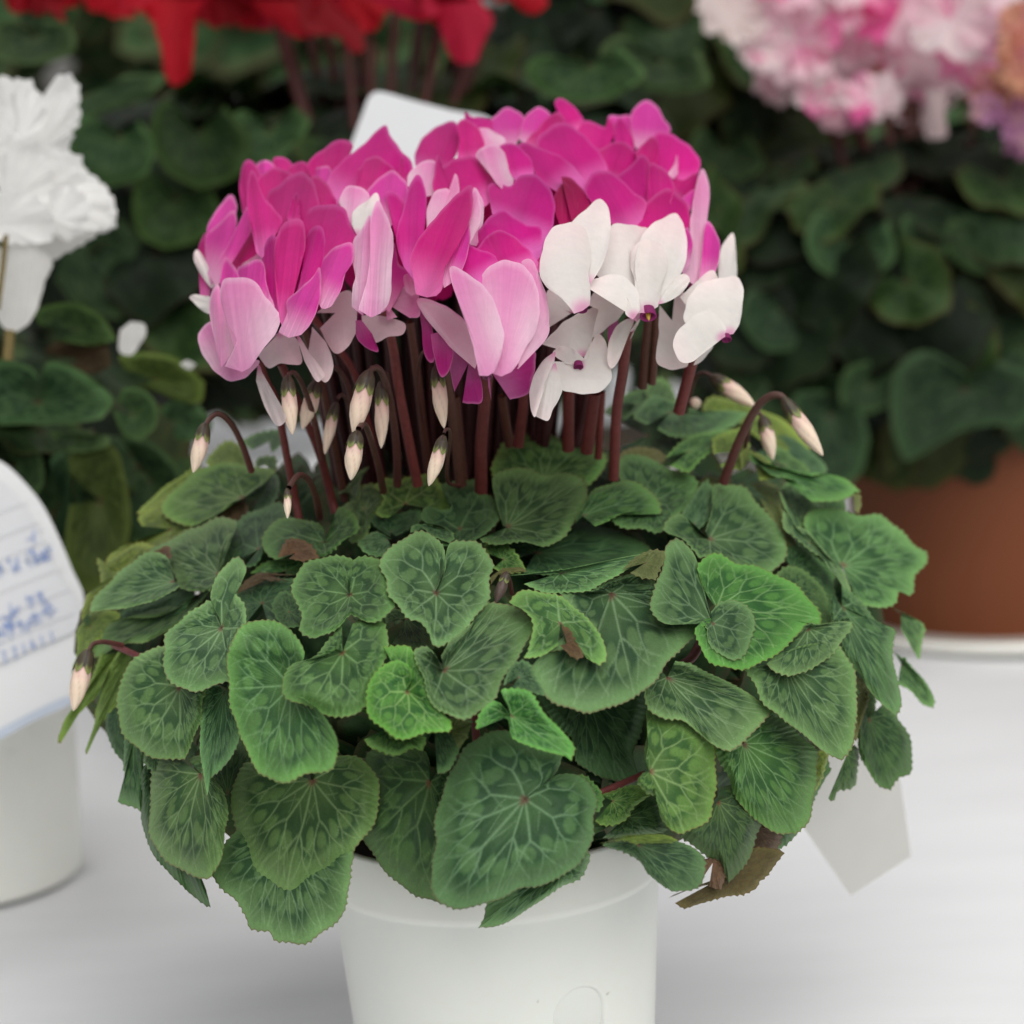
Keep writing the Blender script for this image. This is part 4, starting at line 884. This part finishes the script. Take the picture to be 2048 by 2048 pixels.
# ================================================================ out-of-focus neighbours
def shared(name, V, F, col): return mesh_np(name, V, F, col, np.zeros((len(V), 2)))
FAR = {}
def far_meshes(key, tones, n=8, droop=.35):
    out = []
    for k in range(n):
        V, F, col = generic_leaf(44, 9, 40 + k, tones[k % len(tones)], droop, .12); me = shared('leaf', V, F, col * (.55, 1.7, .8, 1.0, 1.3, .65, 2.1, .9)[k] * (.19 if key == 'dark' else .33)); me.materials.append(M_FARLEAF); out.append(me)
    FAR[key] = out
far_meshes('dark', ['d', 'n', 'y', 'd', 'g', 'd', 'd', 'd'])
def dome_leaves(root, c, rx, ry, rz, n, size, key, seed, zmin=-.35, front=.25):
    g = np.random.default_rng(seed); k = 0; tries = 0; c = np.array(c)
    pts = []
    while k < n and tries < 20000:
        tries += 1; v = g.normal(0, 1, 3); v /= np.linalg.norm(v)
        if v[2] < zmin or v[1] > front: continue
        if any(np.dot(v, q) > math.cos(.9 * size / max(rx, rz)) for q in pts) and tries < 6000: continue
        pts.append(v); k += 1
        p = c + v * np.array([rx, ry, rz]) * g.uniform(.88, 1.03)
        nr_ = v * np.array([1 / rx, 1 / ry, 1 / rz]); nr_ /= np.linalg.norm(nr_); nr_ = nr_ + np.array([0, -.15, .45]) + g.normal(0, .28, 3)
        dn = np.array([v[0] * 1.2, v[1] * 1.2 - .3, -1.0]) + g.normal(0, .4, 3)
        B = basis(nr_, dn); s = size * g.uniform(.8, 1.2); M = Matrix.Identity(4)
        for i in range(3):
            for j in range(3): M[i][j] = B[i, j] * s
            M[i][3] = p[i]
        o = bpy.data.objects.new('leaf', FAR[key][int(g.integers(0, 8))]); o.matrix_basis = M; scn.collection.objects.link(o); set_parent(o, root)
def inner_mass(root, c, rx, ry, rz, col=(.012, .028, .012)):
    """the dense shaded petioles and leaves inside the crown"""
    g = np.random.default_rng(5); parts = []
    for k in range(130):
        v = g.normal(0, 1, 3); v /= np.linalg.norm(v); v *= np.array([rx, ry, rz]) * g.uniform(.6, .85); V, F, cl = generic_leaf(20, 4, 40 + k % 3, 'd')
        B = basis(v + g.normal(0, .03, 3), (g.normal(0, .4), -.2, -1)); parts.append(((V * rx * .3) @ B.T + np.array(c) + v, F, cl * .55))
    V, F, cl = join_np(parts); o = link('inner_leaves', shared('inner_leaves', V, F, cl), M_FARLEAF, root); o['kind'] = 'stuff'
def frilly(nu, nr, g, frill=.16, wid=1.15, npet=5, up=.6):
    parts = []
    for k in range(npet):
        a = 2 * math.pi * k / npet + g.uniform(-.2, .2); U, Rr = np.meshgrid(np.linspace(-1, 1, nu), np.linspace(0, 1, nr), indexing='ij')
        rad = Rr * (1 - .25 * U ** 2) * (1 + .04 * np.sin(U * 9 + k) + .018 * np.sin(U * 23))
        X = rad * np.sin(U * wid * .62); Y = rad * np.cos(U * wid * .62)
        Z = up * Rr ** 1.5 + frill * Rr ** 2 * np.sin(U * 6 + g.uniform(0, 6)) + .35 * frill * Rr ** 3 * np.sin(U * 14)
        P = np.stack([X, Y, Z], -1).reshape(-1, 3); ca, sa = math.cos(a), math.sin(a)
        parts.append((P @ np.array([[ca, sa, 0], [-sa, ca, 0], [0, 0, 1]]), grid_faces(nu, nr), Rr.reshape(-1)))
    return parts
def blossom(root, px, py, d, rpx, cols, seed, frill=.16, up=.6, npet=6, nrm=None, mat=None):
    g = np.random.default_rng(seed); ps = []; o0 = 0
    for (P, F, rr) in frilly(26, 8, g, frill, npet=npet, up=up):
        a, b = np.array(cols[int(g.integers(0, len(cols)))]), np.array(cols[int(g.integers(0, len(cols)))])
        ps.append((P, F, a * (1 - rr[:, None]) + b * rr[:, None]))
    V, F, col = join_np(ps)
    B = basis(nrm if nrm is not None else (g.normal(0, .6), -1, g.normal(.1, .5)), (g.normal(0, .5), .2, -1))
    V = V * PXM(d) * rpx; V = V @ B.T + W3(px, py, d)
    return link('flower', shared('flower', V, F, col), M_FARPETAL, root)
def far_stems(root, x0, x1, ytop, ybot, d, n, col, rad=.003, seed=1):
    g = np.random.default_rng(seed)
    for k in range(n):
        xa = g.uniform(x0, x1); xb = xa + ((x0 + x1) / 2 - xa) * .35
        P = catmull([(xa, ytop), ((xa + xb) / 2, (ytop + ybot) / 2), (xb, ybot)], 8)
        V, F = tube_np(W3(P[:, 0], P[:, 1], np.full(8, d + g.uniform(-.03, .05))), np.full(8, rad), 8)
        link('flower_stem', mesh_np('flower_stem', V, F, np.tile(np.array(col) * g.uniform(.7, 1.4), (len(V), 1))), M_STEM, root)
def far_petal(root, pts, d, col, seed=0, base=None, frill=0):
    P = crop_pts('S', pts); C = P[0] * .5 + P[-1] * .5 if base is None else np.array(base, float)
    me = petal_mesh(C, P, 'M', 900 + seed, lambda x, y: d + 0 * x, 0, frill)
    a = me.color_attributes['Col']; n_ = len(me.vertices); c = np.ones((n_, 4), np.float32); c[:, :3] = col; a.data.foreach_set('color', c.ravel())
    me.materials.append(M_FARPETAL); o = bpy.data.objects.new('petal', me); scn.collection.objects.link(o); set_parent(o, root); return o
def far_leaf(root, C, pts, tip, tone, d, seed, dark=1.0):
    V, F, col = leaf_mesh(C, crop_pts('S', pts), tip, tone, seed, lambda x, y: d + 0 * x, 0, teeth=False)
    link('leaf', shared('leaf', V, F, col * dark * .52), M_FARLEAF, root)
def far_pot(root, px, d, rt, rb, h, mat, band, nm='pot', tilt=None):
    p = W3(px, 1024, d); V, F = lathe(pot_profile(rt, rb, h, band, .002), 96)
    o = link(nm, mesh_np(nm, V + np.array([p[0], p[1], 0]), F), mat, root); return p

# ---- red cyclamen straight behind, in a white pot
p = W3(700, 1024, 1.86); red = empty('potted_cyclamen', (p[0], p[1], 0))
tag(red, 'blurred red-flowered cyclamen at the top of the picture, directly behind the sharp one', 'potted plant')
far_pot(red, 740, 1.80, .145, .12, .155, M_POT, .03)
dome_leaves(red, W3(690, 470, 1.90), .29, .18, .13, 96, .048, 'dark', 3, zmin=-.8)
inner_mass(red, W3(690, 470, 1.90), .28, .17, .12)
far_stems(red, 500, 1000, 20, 260, 1.80, 16, (.06, .014, .012), .0035, 3)
RED = [(.40, .004, .014), (.50, .008, .020), (.26, .003, .010), (.52, .014, .05)]
k = 0
for (x, y, r) in [(60, -60, 80), (130, -20, 60), (250, -50, 90), (340, -25, 80), (430, -40, 90), (520, -30, 80), (610, -30, 90), (700, -20, 85), (790, -50, 80), (860, -30, 90), (930, -25, 90), (1010, -55, 80), (560, -80, 100), (380, -90, 100), (730, -90, 100), (950, -100, 100)]:
    blossom(red, x, y, 1.74 + .03 * (k % 3), r, RED, 60 + k, .08, .5, 6); k += 1
for s, j in (("300,0 308,50 322,95 330,150 345,168 362,166 382,145 388,90 392,40 405,0", 1), ("590,-10 610,60 680,75 705,105 730,95 715,50 640,-20", 2), ("870,10 885,70 905,120 945,125 965,90 985,40 960,0", 3),
             ("500,0 560,60 600,75 640,60 600,0", 4), ("1010,-10 1060,30 1095,10 1080,-20", 5), ("60,-10 95,20 130,45 120,10", 6), ("740,-10 800,30 850,40 880,20 850,-20", 7)):
    far_petal(red, s, 1.72, RED[j % 4], j)
for (C, s, tone, sd, dk) in [((70, 75), "70,70 20,40 -20,60 -10,110 40,130 100,125 150,100 140,50 90,40", 'n', 1, .55),
        ((240, 270), "240,262 170,230 130,280 150,340 220,375 290,350 310,290 280,240", 'd', 2, .85), ((170, 190), "165,185 120,160 100,200 130,250 200,230 300,190 330,150 250,150", 'd', 3, 1.0),
        ((400, 260), "395,255 330,200 300,260 330,340 400,380 480,350 500,280 450,210", 'g', 4, .36), ((350, 400), "350,390 290,340 265,400 280,470 330,500 400,480 440,430 410,350", 'g', 5, .42),
        ((540, 260), "540,250 480,220 450,280 500,340 560,320 620,250 590,210", 'd', 6, .9), ((1180, 130), "1180,125 1080,110 1050,150 1120,200 1220,200 1290,150 1240,90", 'd', 7, 1.0),
        ((1320, 120), "1320,115 1240,70 1200,110 1260,170 1350,190 1420,170 1400,100", 'n', 8, .55), ((130, 480), "130,470 180,420 280,470 300,560 240,640 160,620 110,560", 'd', 9, .7),
        ((330, 620), "330,600 260,560 240,640 290,720 380,720 420,640 390,570", 'd', 11, .7), ((80, 30), "100,20 60,0 40,40 90,60 150,50 160,10", 'd', 12, .8)]:
    far_leaf(red, C, s, 4, tone, 1.70 + .004 * sd, 300 + sd, dk)
# ---- green plant between, only leaves in view
p = W3(1290, 1024, 2.25); mid = empty('potted_cyclamen', (p[0], p[1], 0))
tag(mid, 'blurred cyclamen showing only dark green leaves, between the red-flowered and the pink ruffled ones', 'potted plant')
far_pot(mid, 1290, 2.25, .12, .10, .16, M_POT, .03)
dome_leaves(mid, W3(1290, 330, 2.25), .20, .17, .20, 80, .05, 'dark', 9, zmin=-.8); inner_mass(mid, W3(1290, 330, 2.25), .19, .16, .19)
far_leaf(mid, (1450, 300), "1450,295 1400,255 1380,300 1420,350 1480,365 1530,330 1500,270", 4, 'n', 2.0, 331, .62)
far_leaf(mid, (1500, 430), "1490,425 1420,400 1430,440 1480,460 1560,450 1540,400", 3, 'n', 2.0, 332, .4)

# ---- pink ruffled cyclamen in a terracotta pot on the right
M_TERRA = plain_mat('terracotta', (.175, .050, .017), .6, .12, 6, .05, spec=.3)
p = W3(2010, 1024, 2.13); rose = empty('potted_cyclamen', (p[0], p[1], 0))
tag(rose, 'blurred cyclamen with ruffled pink and white flowers in a brown terracotta pot, upper right', 'potted plant')
V, F = lathe(pot_profile(.145, .128, .205, .03, .003), 96); o = link('pot', mesh_np('pot', V + np.array([p[0], p[1], 0]), F), M_TERRA, rose); o['label'] = 'smooth brown terracotta pot'
V, F = lathe([(0, .002), (.17, .002), (.176, .006), (.178, .012), (.175, .013), (.168, .007), (0, .006)], 96); link('saucer', mesh_np('saucer', V + np.array([p[0], p[1], 0]), F), M_POT, rose)
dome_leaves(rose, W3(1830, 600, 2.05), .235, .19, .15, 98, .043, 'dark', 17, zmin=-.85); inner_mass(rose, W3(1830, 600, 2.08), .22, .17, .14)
for (C, s, tone, sd, dk) in [((1930, 780), "1930,740 1850,700 1790,740 1780,820 1790,880 1812,922 1850,905 1890,880 1930,860 1990,850 2048,850 2080,760 2000,720", 'd', 1, .62),
        ((1660, 830), "1650,780 1590,790 1580,880 1600,960 1660,985 1720,950 1740,880 1720,800", 'd', 2, .62), ((1740, 770), "1740,720 1690,740 1680,800 1720,830 1790,800 1800,730", 'd', 3, .75),
        ((1700, 480), "1700,470 1640,420 1610,480 1640,540 1720,560 1790,520 1780,440", 'd', 4, .95), ((1860, 470), "1860,460 1810,430 1800,490 1850,530 1890,510 1900,450", 'd', 5, .9), ((1980, 480), "1970,470 1900,440 1900,510 1970,550 2060,520 2060,450", 'd', 6, .8),
        ((1730, 570), "1730,560 1690,520 1660,570 1680,620 1750,625 1800,590 1790,540", 'g', 7, .25), ((1560, 620), "1560,610 1500,580 1480,640 1530,700 1610,690 1640,620", 'd', 8, .8),
        ((1980, 640), "1980,630 1900,590 1880,660 1940,710 2040,700 2070,620", 'd', 9, .7), ((1800, 660), "1800,650 1730,620 1710,680 1770,730 1850,720 1870,650", 'd', 10, .7)]:
    far_leaf(rose, C, s, 6, tone, 1.86 + .004 * sd, 340 + sd, dk)
far_stems(rose, 1640, 2040, 200, 420, 2.0, 18, (.07, .022, .015), .004, 8)
PK = [(.90, .74, .78), (.90, .80, .80), (.90, .42, .62), (.90, .62, .72), (.90, .80, .82), (.90, .76, .78), (.86, .16, .42)]
PC = [(.88, .70, .62), (.80, .36, .28), (.80, .55, .38), (.85, .35, .42)]
k = 0
for (x, y, r, cs) in [(1460, 40, 78, 1), (1500, -20, 90, 0), (1560, 60, 80, 0), (1600, 120, 70, 0), (1530, 110, 60, 0), (1640, 20, 90, 0), (1720, 60, 95, 0), (1700, 140, 75, 0), (1640, 190, 55, 0), (1800, 20, 95, 0), (1830, 110, 90, 0), (1770, 190, 60, 0), (1900, 40, 95, 0), (1930, 110, 75, 0),
                      (1970, 10, 90, 0), (1850, 190, 60, 0), (1600, -40, 90, 0), (1720, -40, 90, 0), (1860, -50, 90, 0), (1560, 160, 60, 0), (1745, 205, 65, 0), (1680, 225, 50, 0), (1820, 225, 50, 0), (1880, 150, 70, 0), (1600, 90, 90, 0), (1630, 150, 40, 2), (1760, 120, 30, 2), (1500, 80, 34, 2), (2020, -30, 80, 0)]:
    cl = {0: PK, 1: [(.84, .76, .74), (.84, .72, .70)], 2: PC}[cs]
    blossom(rose, x, y, 1.93 + .035 * (k % 4), r, cl, 200 + k, .15, .30, 6, (random.uniform(-.4, .4), -1, random.uniform(.2, .9))); k += 1
far_petal(rose, "1850,180 1855,230 1850,270 1875,280 1895,270 1890,230 1895,180", 1.90, (.62, .50, .50), 8)
far_petal(rose, "1740,180 1700,215 1690,255 1720,260 1760,240 1800,200", 1.95, (.45, .2, .3), 9)
# ---- peach ruffled one cut by the right edge
p = W3(2230, 1024, 2.35); pea = empty('potted_cyclamen', (p[0], p[1], 0))
tag(pea, 'blurred peach and mauve ruffled cyclamen cut off by the right edge at the top', 'potted plant')
V, F = lathe(pot_profile(.13, .11, .2, .03, .003), 64); link('pot', mesh_np('pot', V + np.array([p[0], p[1], 0]), F), M_TERRA, pea)
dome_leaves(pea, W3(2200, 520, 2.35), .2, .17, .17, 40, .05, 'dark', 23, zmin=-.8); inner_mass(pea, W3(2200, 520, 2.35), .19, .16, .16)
PE = [(.74, .40, .28), (.70, .30, .24), (.76, .50, .33), (.66, .30, .34)]; MV = [(.60, .32, .52), (.55, .25, .45), (.70, .45, .5)]
for k, (x, y, r, c) in enumerate([(2030, 120, 75, 0), (1990, 180, 50, 0), (2040, 200, 60, 0), (1975, 215, 35, 1), (2030, 250, 55, 1), (2060, 290, 55, 1), (2070, 150, 70, 0), (2010, 150, 45, 0), (2050, 60, 60, 0)]):
    blossom(pea, x, y, 1.86 + .02 * (k % 3), r, MV if c else PE, 260 + k, .2, .4, 6)

# ---- white ruffled cyclamen at the left edge
p = W3(-150, 1024, 1.50); wht = empty('potted_cyclamen', (p[0], p[1], 0))
tag(wht, 'white ruffled cyclamen in a white pot at the left edge, slightly blurred', 'potted plant')
far_pot(wht, -152, 1.53, .083, .078, .14, M_POT, .025)
dome_leaves(wht, W3(-60, 1010, 1.50), .13, .10, .085, 60, .036, 'dark', 31, zmin=-.6); inner_mass(wht, W3(-60, 1010, 1.52), .12, .09, .08)
for (C, s, tip, tone, sd, dk) in [
        ((345, 845), "340,840 320,820 350,800 400,810 425,850 400,880 350,880", 3, 'd', 11, 1.0),
        ((310, 760), "250,740 240,710 300,705 360,720 410,765 400,805 340,795 280,770", 4, 'y', 8, .9),
        ((300, 960), "260,900 240,870 300,880 360,940 380,1010 330,1080 270,1090 230,1020", 5, 'd', 10, .75),
        ((160, 720), "90,710 100,690 150,670 215,680 220,730 180,748 120,735", 3, 'b', 7, .8),
        ((150, 660), "80,650 70,620 140,605 200,630 235,680 180,690 110,680", 4, 'g', 6, .55),
        ((200, 1000), "140,950 130,930 160,900 225,890 250,950 262,1040 250,1110 215,1175 160,1180 130,1100 140,1010", 6, 'y', 4, .5),
        ((200, 1080), "150,1010 150,960 200,945 240,990 255,1060 240,1130 200,1180 150,1160 130,1080", 6, 'd', 14, .7),
        ((120, 1010), "110,960 100,920 130,900 140,960 138,1040 130,1120 110,1150 95,1080", 6, 'd', 5, .7),
        ((30, 930), "30,920 -10,870 10,860 60,880 85,920 88,970 60,1000 10,990", 5, 'n', 9, .5),
        ((160, 880), "110,880 105,862 160,865 220,872 215,892 170,905 130,900", 3, 'n', 3, .8),
        ((265, 830), "235,800 250,775 290,780 315,815 310,855 280,882 245,865 225,820", 5, 'd', 2, 1.25),
        ((76, 805), "76,800 72,745 30,722 -30,725 -60,790 -20,845 60,848 150,846 205,838 228,800 195,765 150,735 100,722 82,750", 8, 'd', 1, 1.25)]:
    far_leaf(wht, C, s, tip, tone, 1.42 - .003 * (15 - sd), 360 + sd, dk)
WH = [(.90, .89, .87), (.90, .90, .89), (.88, .87, .84)]
fl = None
for k, (s, bx, by) in enumerate([("-40,170 0,150 30,158 58,160 72,178 85,190 100,170 118,150 140,152 158,172 160,205 148,235 120,280 60,310 0,300", 40, 300),
        ("60,230 90,205 130,190 160,215 158,250 146,262 140,290 120,310 80,300", 70, 310), ("-60,230 -10,215 40,230 75,260 70,300 30,330 -30,330", -20, 330),
        ("-60,330 0,300 60,290 120,300 160,310 170,340 205,365 228,400 230,440 228,458 200,468 160,490 130,504 90,500 50,480 0,480 -40,460", 20, 380),
        ("60,330 110,320 150,335 180,365 215,380 226,420 220,452 180,462 130,480 90,450", 60, 400), ("-20,330 30,300 80,310 110,350 100,400 60,430 10,430", 10, 410),
        ("-40,390 20,380 80,400 110,440 100,480 40,490 -30,470", -10, 450), ("20,190 50,172 80,195 90,230 70,265 30,270 0,240", 40, 280),
        ("100,380 140,370 170,395 180,430 150,455 110,440", 110, 440)]):
    far_petal_parent = wht if fl is None else fl
    o_ = far_petal(far_petal_parent, s, 1.372 - .006 * k, [(.90, .895, .88), (.88, .875, .86)][k % 2], 50 + k, base=(bx, by), frill=4.5)
    if fl is None: o_.name = 'flower'; fl = o_
for s, j in (("20,480 -10,540 -10,620 20,665 55,650 80,600 95,530 70,490", 1), ("60,500 60,560 90,560 105,530 90,500", 2), ("-30,480 -40,560 -20,640 10,600 10,500", 3),
             ("240,660 238,700 262,712 285,680 290,650 262,642", 4), ("375,720 362,728 380,740 392,728", 5), ("30,430 90,520 140,500 190,470 230,440 215,400 150,380", 7)):
    far_petal(wht, s, 1.335 + .003 * j, (.80, .79, .76), 20 + j)
for s, rd in (("12,470 5,540 -5,620", .0016), ("20,660 15,720", .003)):
    P = catmull(crop_pts('S', s), 8); V, F = tube_np(W3(P[:, 0], P[:, 1], np.full(8, 1.32)), np.full(8, rd), 8)
    link('flower_stem', mesh_np('flower_stem', V, F, np.tile((.16, .12, .04), (len(V), 1))), M_STEM, wht)

# ---------------------------------------------------------------- cards
def card(name, pts, d, mat, thick=.0008, parent=None, n=60, sharp=False, dgrad=(0, 0)):
    P = crop_pts('S', pts) if isinstance(pts, str) else np.array(pts)
    O = P if sharp else catmull(np.vstack([P, P[:1]]), n)[:-1]
    if sharp:
        O = np.vstack([P[i] * (1 - t) + P[(i + 1) % len(P)] * t for i in range(len(P)) for t in (0, .5)])
    c = O.mean(0); dd = lambda q: d + dgrad[0] * (q[:, 0] - c[0]) + dgrad[1] * (q[:, 1] - c[1])
    Fr = W3(O[:, 0], O[:, 1], dd(O)); Bk = W3(O[:, 0], O[:, 1], dd(O) + thick); cf = W3(c[0], c[1], d); cb = W3(c[0], c[1], d + thick)
    m = len(O); V = np.vstack([Fr, Bk, [cf], [cb]]); F = []
    for i in range(m):
        j = (i + 1) % m; F += [[i, j, 2 * m, 2 * m], [m + j, m + i, 2 * m + 1, 2 * m + 1], [j, i, m + i, m + j]]
    me = bpy.data.meshes.new(name); me.from_pydata([tuple(v) for v in V], [], [tuple(f) if f[2] != f[3] else tuple(f[:3]) for f in F]); me.update()
    return link(name, me, mat, parent)
M_PAPER = plain_mat('white_paper', (.66, .67, .69), .5, .03, 30)
M_SLEEVE = plain_mat('milky_plastic_sleeve', (.74, .75, .755), .3, .03, 20, spec=.5)
M_CREAM = plain_mat('cream_plastic', (.58, .575, .54), .5, .04, 20)
M_INK = plain_mat('blue_ink', (.20, .32, .66), .6, .3, 300)
M_DINK = plain_mat('dark_ink', (.28, .33, .45), .6, .3, 300)
M_LINE = plain_mat('grey_rule', (.70, .71, .725), .6, .05, 300)
D1 = 1.335
lc = empty('label_card', W3(40, 1200, D1))
tag(lc, 'white card in milky sleeve with blue handwriting, leaning at the left edge', 'label')
card('sleeve', "-200,880 -60,900 0,922 40,955 85,1010 120,1080 145,1140 168,1195 160,1260 150,1330 140,1402 70,1432 0,1465 -100,1505 -200,1540", D1, M_SLEEVE, parent=lc, n=140)
card('paper', "-200,930 -60,940 0,962 34,995 70,1045 100,1110 128,1165 158,1212 155,1258 60,1300 -20,1335 -200,1400", D1 - .0016, M_PAPER, parent=lc, n=120)
card('painted_edge_shadow', "-200,1528 -60,1482 0,1458 70,1422 139,1392 140,1408 70,1440 0,1478 -60,1500 -200,1548", D1 - .0012, plain_mat('bluish_painted_shadow', (.52, .58, .68), .4, .1, 20), parent=lc, n=80)  # bluish shadow along the sleeve's lower edge, painted as a thin coloured strip
def stroke(parent, pts, w_, mat, name):
    P = catmull(np.array(pts, float), 10); V, F = tube_np(W3(P[:, 0], P[:, 1], np.full(10, D1 - .0022)), np.full(10, PXM(D1) * w_), 5)
    return V, F
sl = math.tan(R(-23))
def line_at(x, y0): return y0 + sl * x * .95
gl = []
for y0 in (1025, 1075, 1120, 1185, 1235, 1285):
    x1 = np.interp(line_at(80, y0), [990, 1060, 1120, 1180, 1260], [55, 90, 118, 138, 150])
    V, F = stroke(lc, [(-150, line_at(-150, y0)), (0, line_at(0, y0)), (x1, line_at(x1, y0))], .8, M_LINE, 'rule'); gl.append((V, F))
V, F, _ = join_np(gl); link('ruled_lines', mesh_np('ruled_lines', V, F), M_LINE, lc)
# handwriting: character-like clusters of strokes along sloping rows, digits in the last row
g = np.random.default_rng(77)
ink = []; dink = []
def glyph(cx, cy, s, n, store):
    for _ in range(n):
        a = g.uniform(-.5, .5, 2) * s; k = g.integers(0, 3); L = g.uniform(.35, .8) * s
        dv = [(L, L * sl), (L * .12, L), (L * .5, L * .7)][k]
        store.append(stroke(lc, [(cx + a[0] - dv[0] / 2, cy + a[1] - dv[1] / 2), (cx + a[0], cy + a[1] + g.uniform(-1, 1)), (cx + a[0] + dv[0] / 2, cy + a[1] + dv[1] / 2)], 1.0, M_INK, 'ink'))
for (cx, cy, s, n) in [(60, 1072, 22, 5), (-8, 1142, 24, 8), (28, 1130, 24, 8), (68, 1115, 26, 12), (88, 1108, 24, 10), (16, 1240, 24, 10), (22, 1262, 24, 10), (-8, 1275, 26, 10), (30, 1222, 20, 7), (46, 1252, 22, 9), (62, 1205, 20, 7), (70, 1240, 22, 9), (85, 1195, 20, 8), (95, 1222, 22, 9), (-45, 1260, 26, 9), (-45, 1160, 26, 9)]:
    glyph(cx, cy, s, n, ink)
for (cx, cy, s, n) in [(8, 1140, 16, 3), (56, 1118, 16, 3), (100, 1100, 14, 3), (82, 1062, 7, 2)]: glyph(cx, cy, s, n, dink)
DIG = {'3': [[(-.4, -.8), (.3, -.9), (.4, -.4), (-.1, -.05), (.4, .3), (.3, .85), (-.4, .8)]], '2': [[(-.4, -.5), (0, -.95), (.4, -.5), (-.4, .8), (.45, .8)]], '1': [[(0, -.9), (.05, .9)]],
       '4': [[(-.1, -.9), (-.45, .2), (.45, .2)], [(.2, -.4), (.2, .9)]]}
for ch, cx in zip('3321411', (-18, 8, 30, 48, 66, 84, 104)):
    cy = 1318 + sl * cx * 1.0
    for st in DIG[ch]: ink.append(stroke(lc, [(cx + a * 8 + b * 3, cy + b * 13 + a * 8 * sl) for a, b in st], 1.1, M_INK, 'ink'))
V, F, _ = join_np(ink); link('handwriting', mesh_np('handwriting', V, F), M_INK, lc)
V, F, _ = join_np(dink); link('pen_marks', mesh_np('pen_marks', V, F), M_DINK, lc)
tag(card('label_card', "698,300 712,262 727,222 737,196 750,184 770,185 830,202 900,220 985,243 975,330 940,420 820,400 700,360", 1.55, M_PAPER, n=90, dgrad=(.00004, 0)),
    'white card standing behind the magenta flowers, only its top showing', 'label')
tag(card('plant_tag', "1606,1653 1701,1791 1822,1712 1800,1560 1760,1470 1560,1500", 1.20, M_CREAM, sharp=True, dgrad=(.0003, .0002)),
    'cream plastic tag hanging below the leaves at the lower right', 'tag')

# ---------------------------------------------------------------- far greenery closing the view
parts = []; g = np.random.default_rng(99)
for k in range(1500):
    V, F, col = generic_leaf(16, 4, 40 + k % 3, 'd'); p = np.array([g.uniform(-1.6, 1.6), 2.2 + g.uniform(0, .3), g.uniform(.1, 1.25)])
    B = basis((g.normal(0, .4), -1, .5 + g.normal(0, .3)), (g.normal(0, .5), 0, -1)); parts.append(((V * g.uniform(.05, .08)) @ B.T + p, F, col * .8))
V, F, col = join_np(parts); o = link('background_greenery', shared('background_greenery', V, F, col), M_FARLEAF); tag(o, 'dense dark greenery closing the view behind all the plants', 'foliage', kind='stuff')
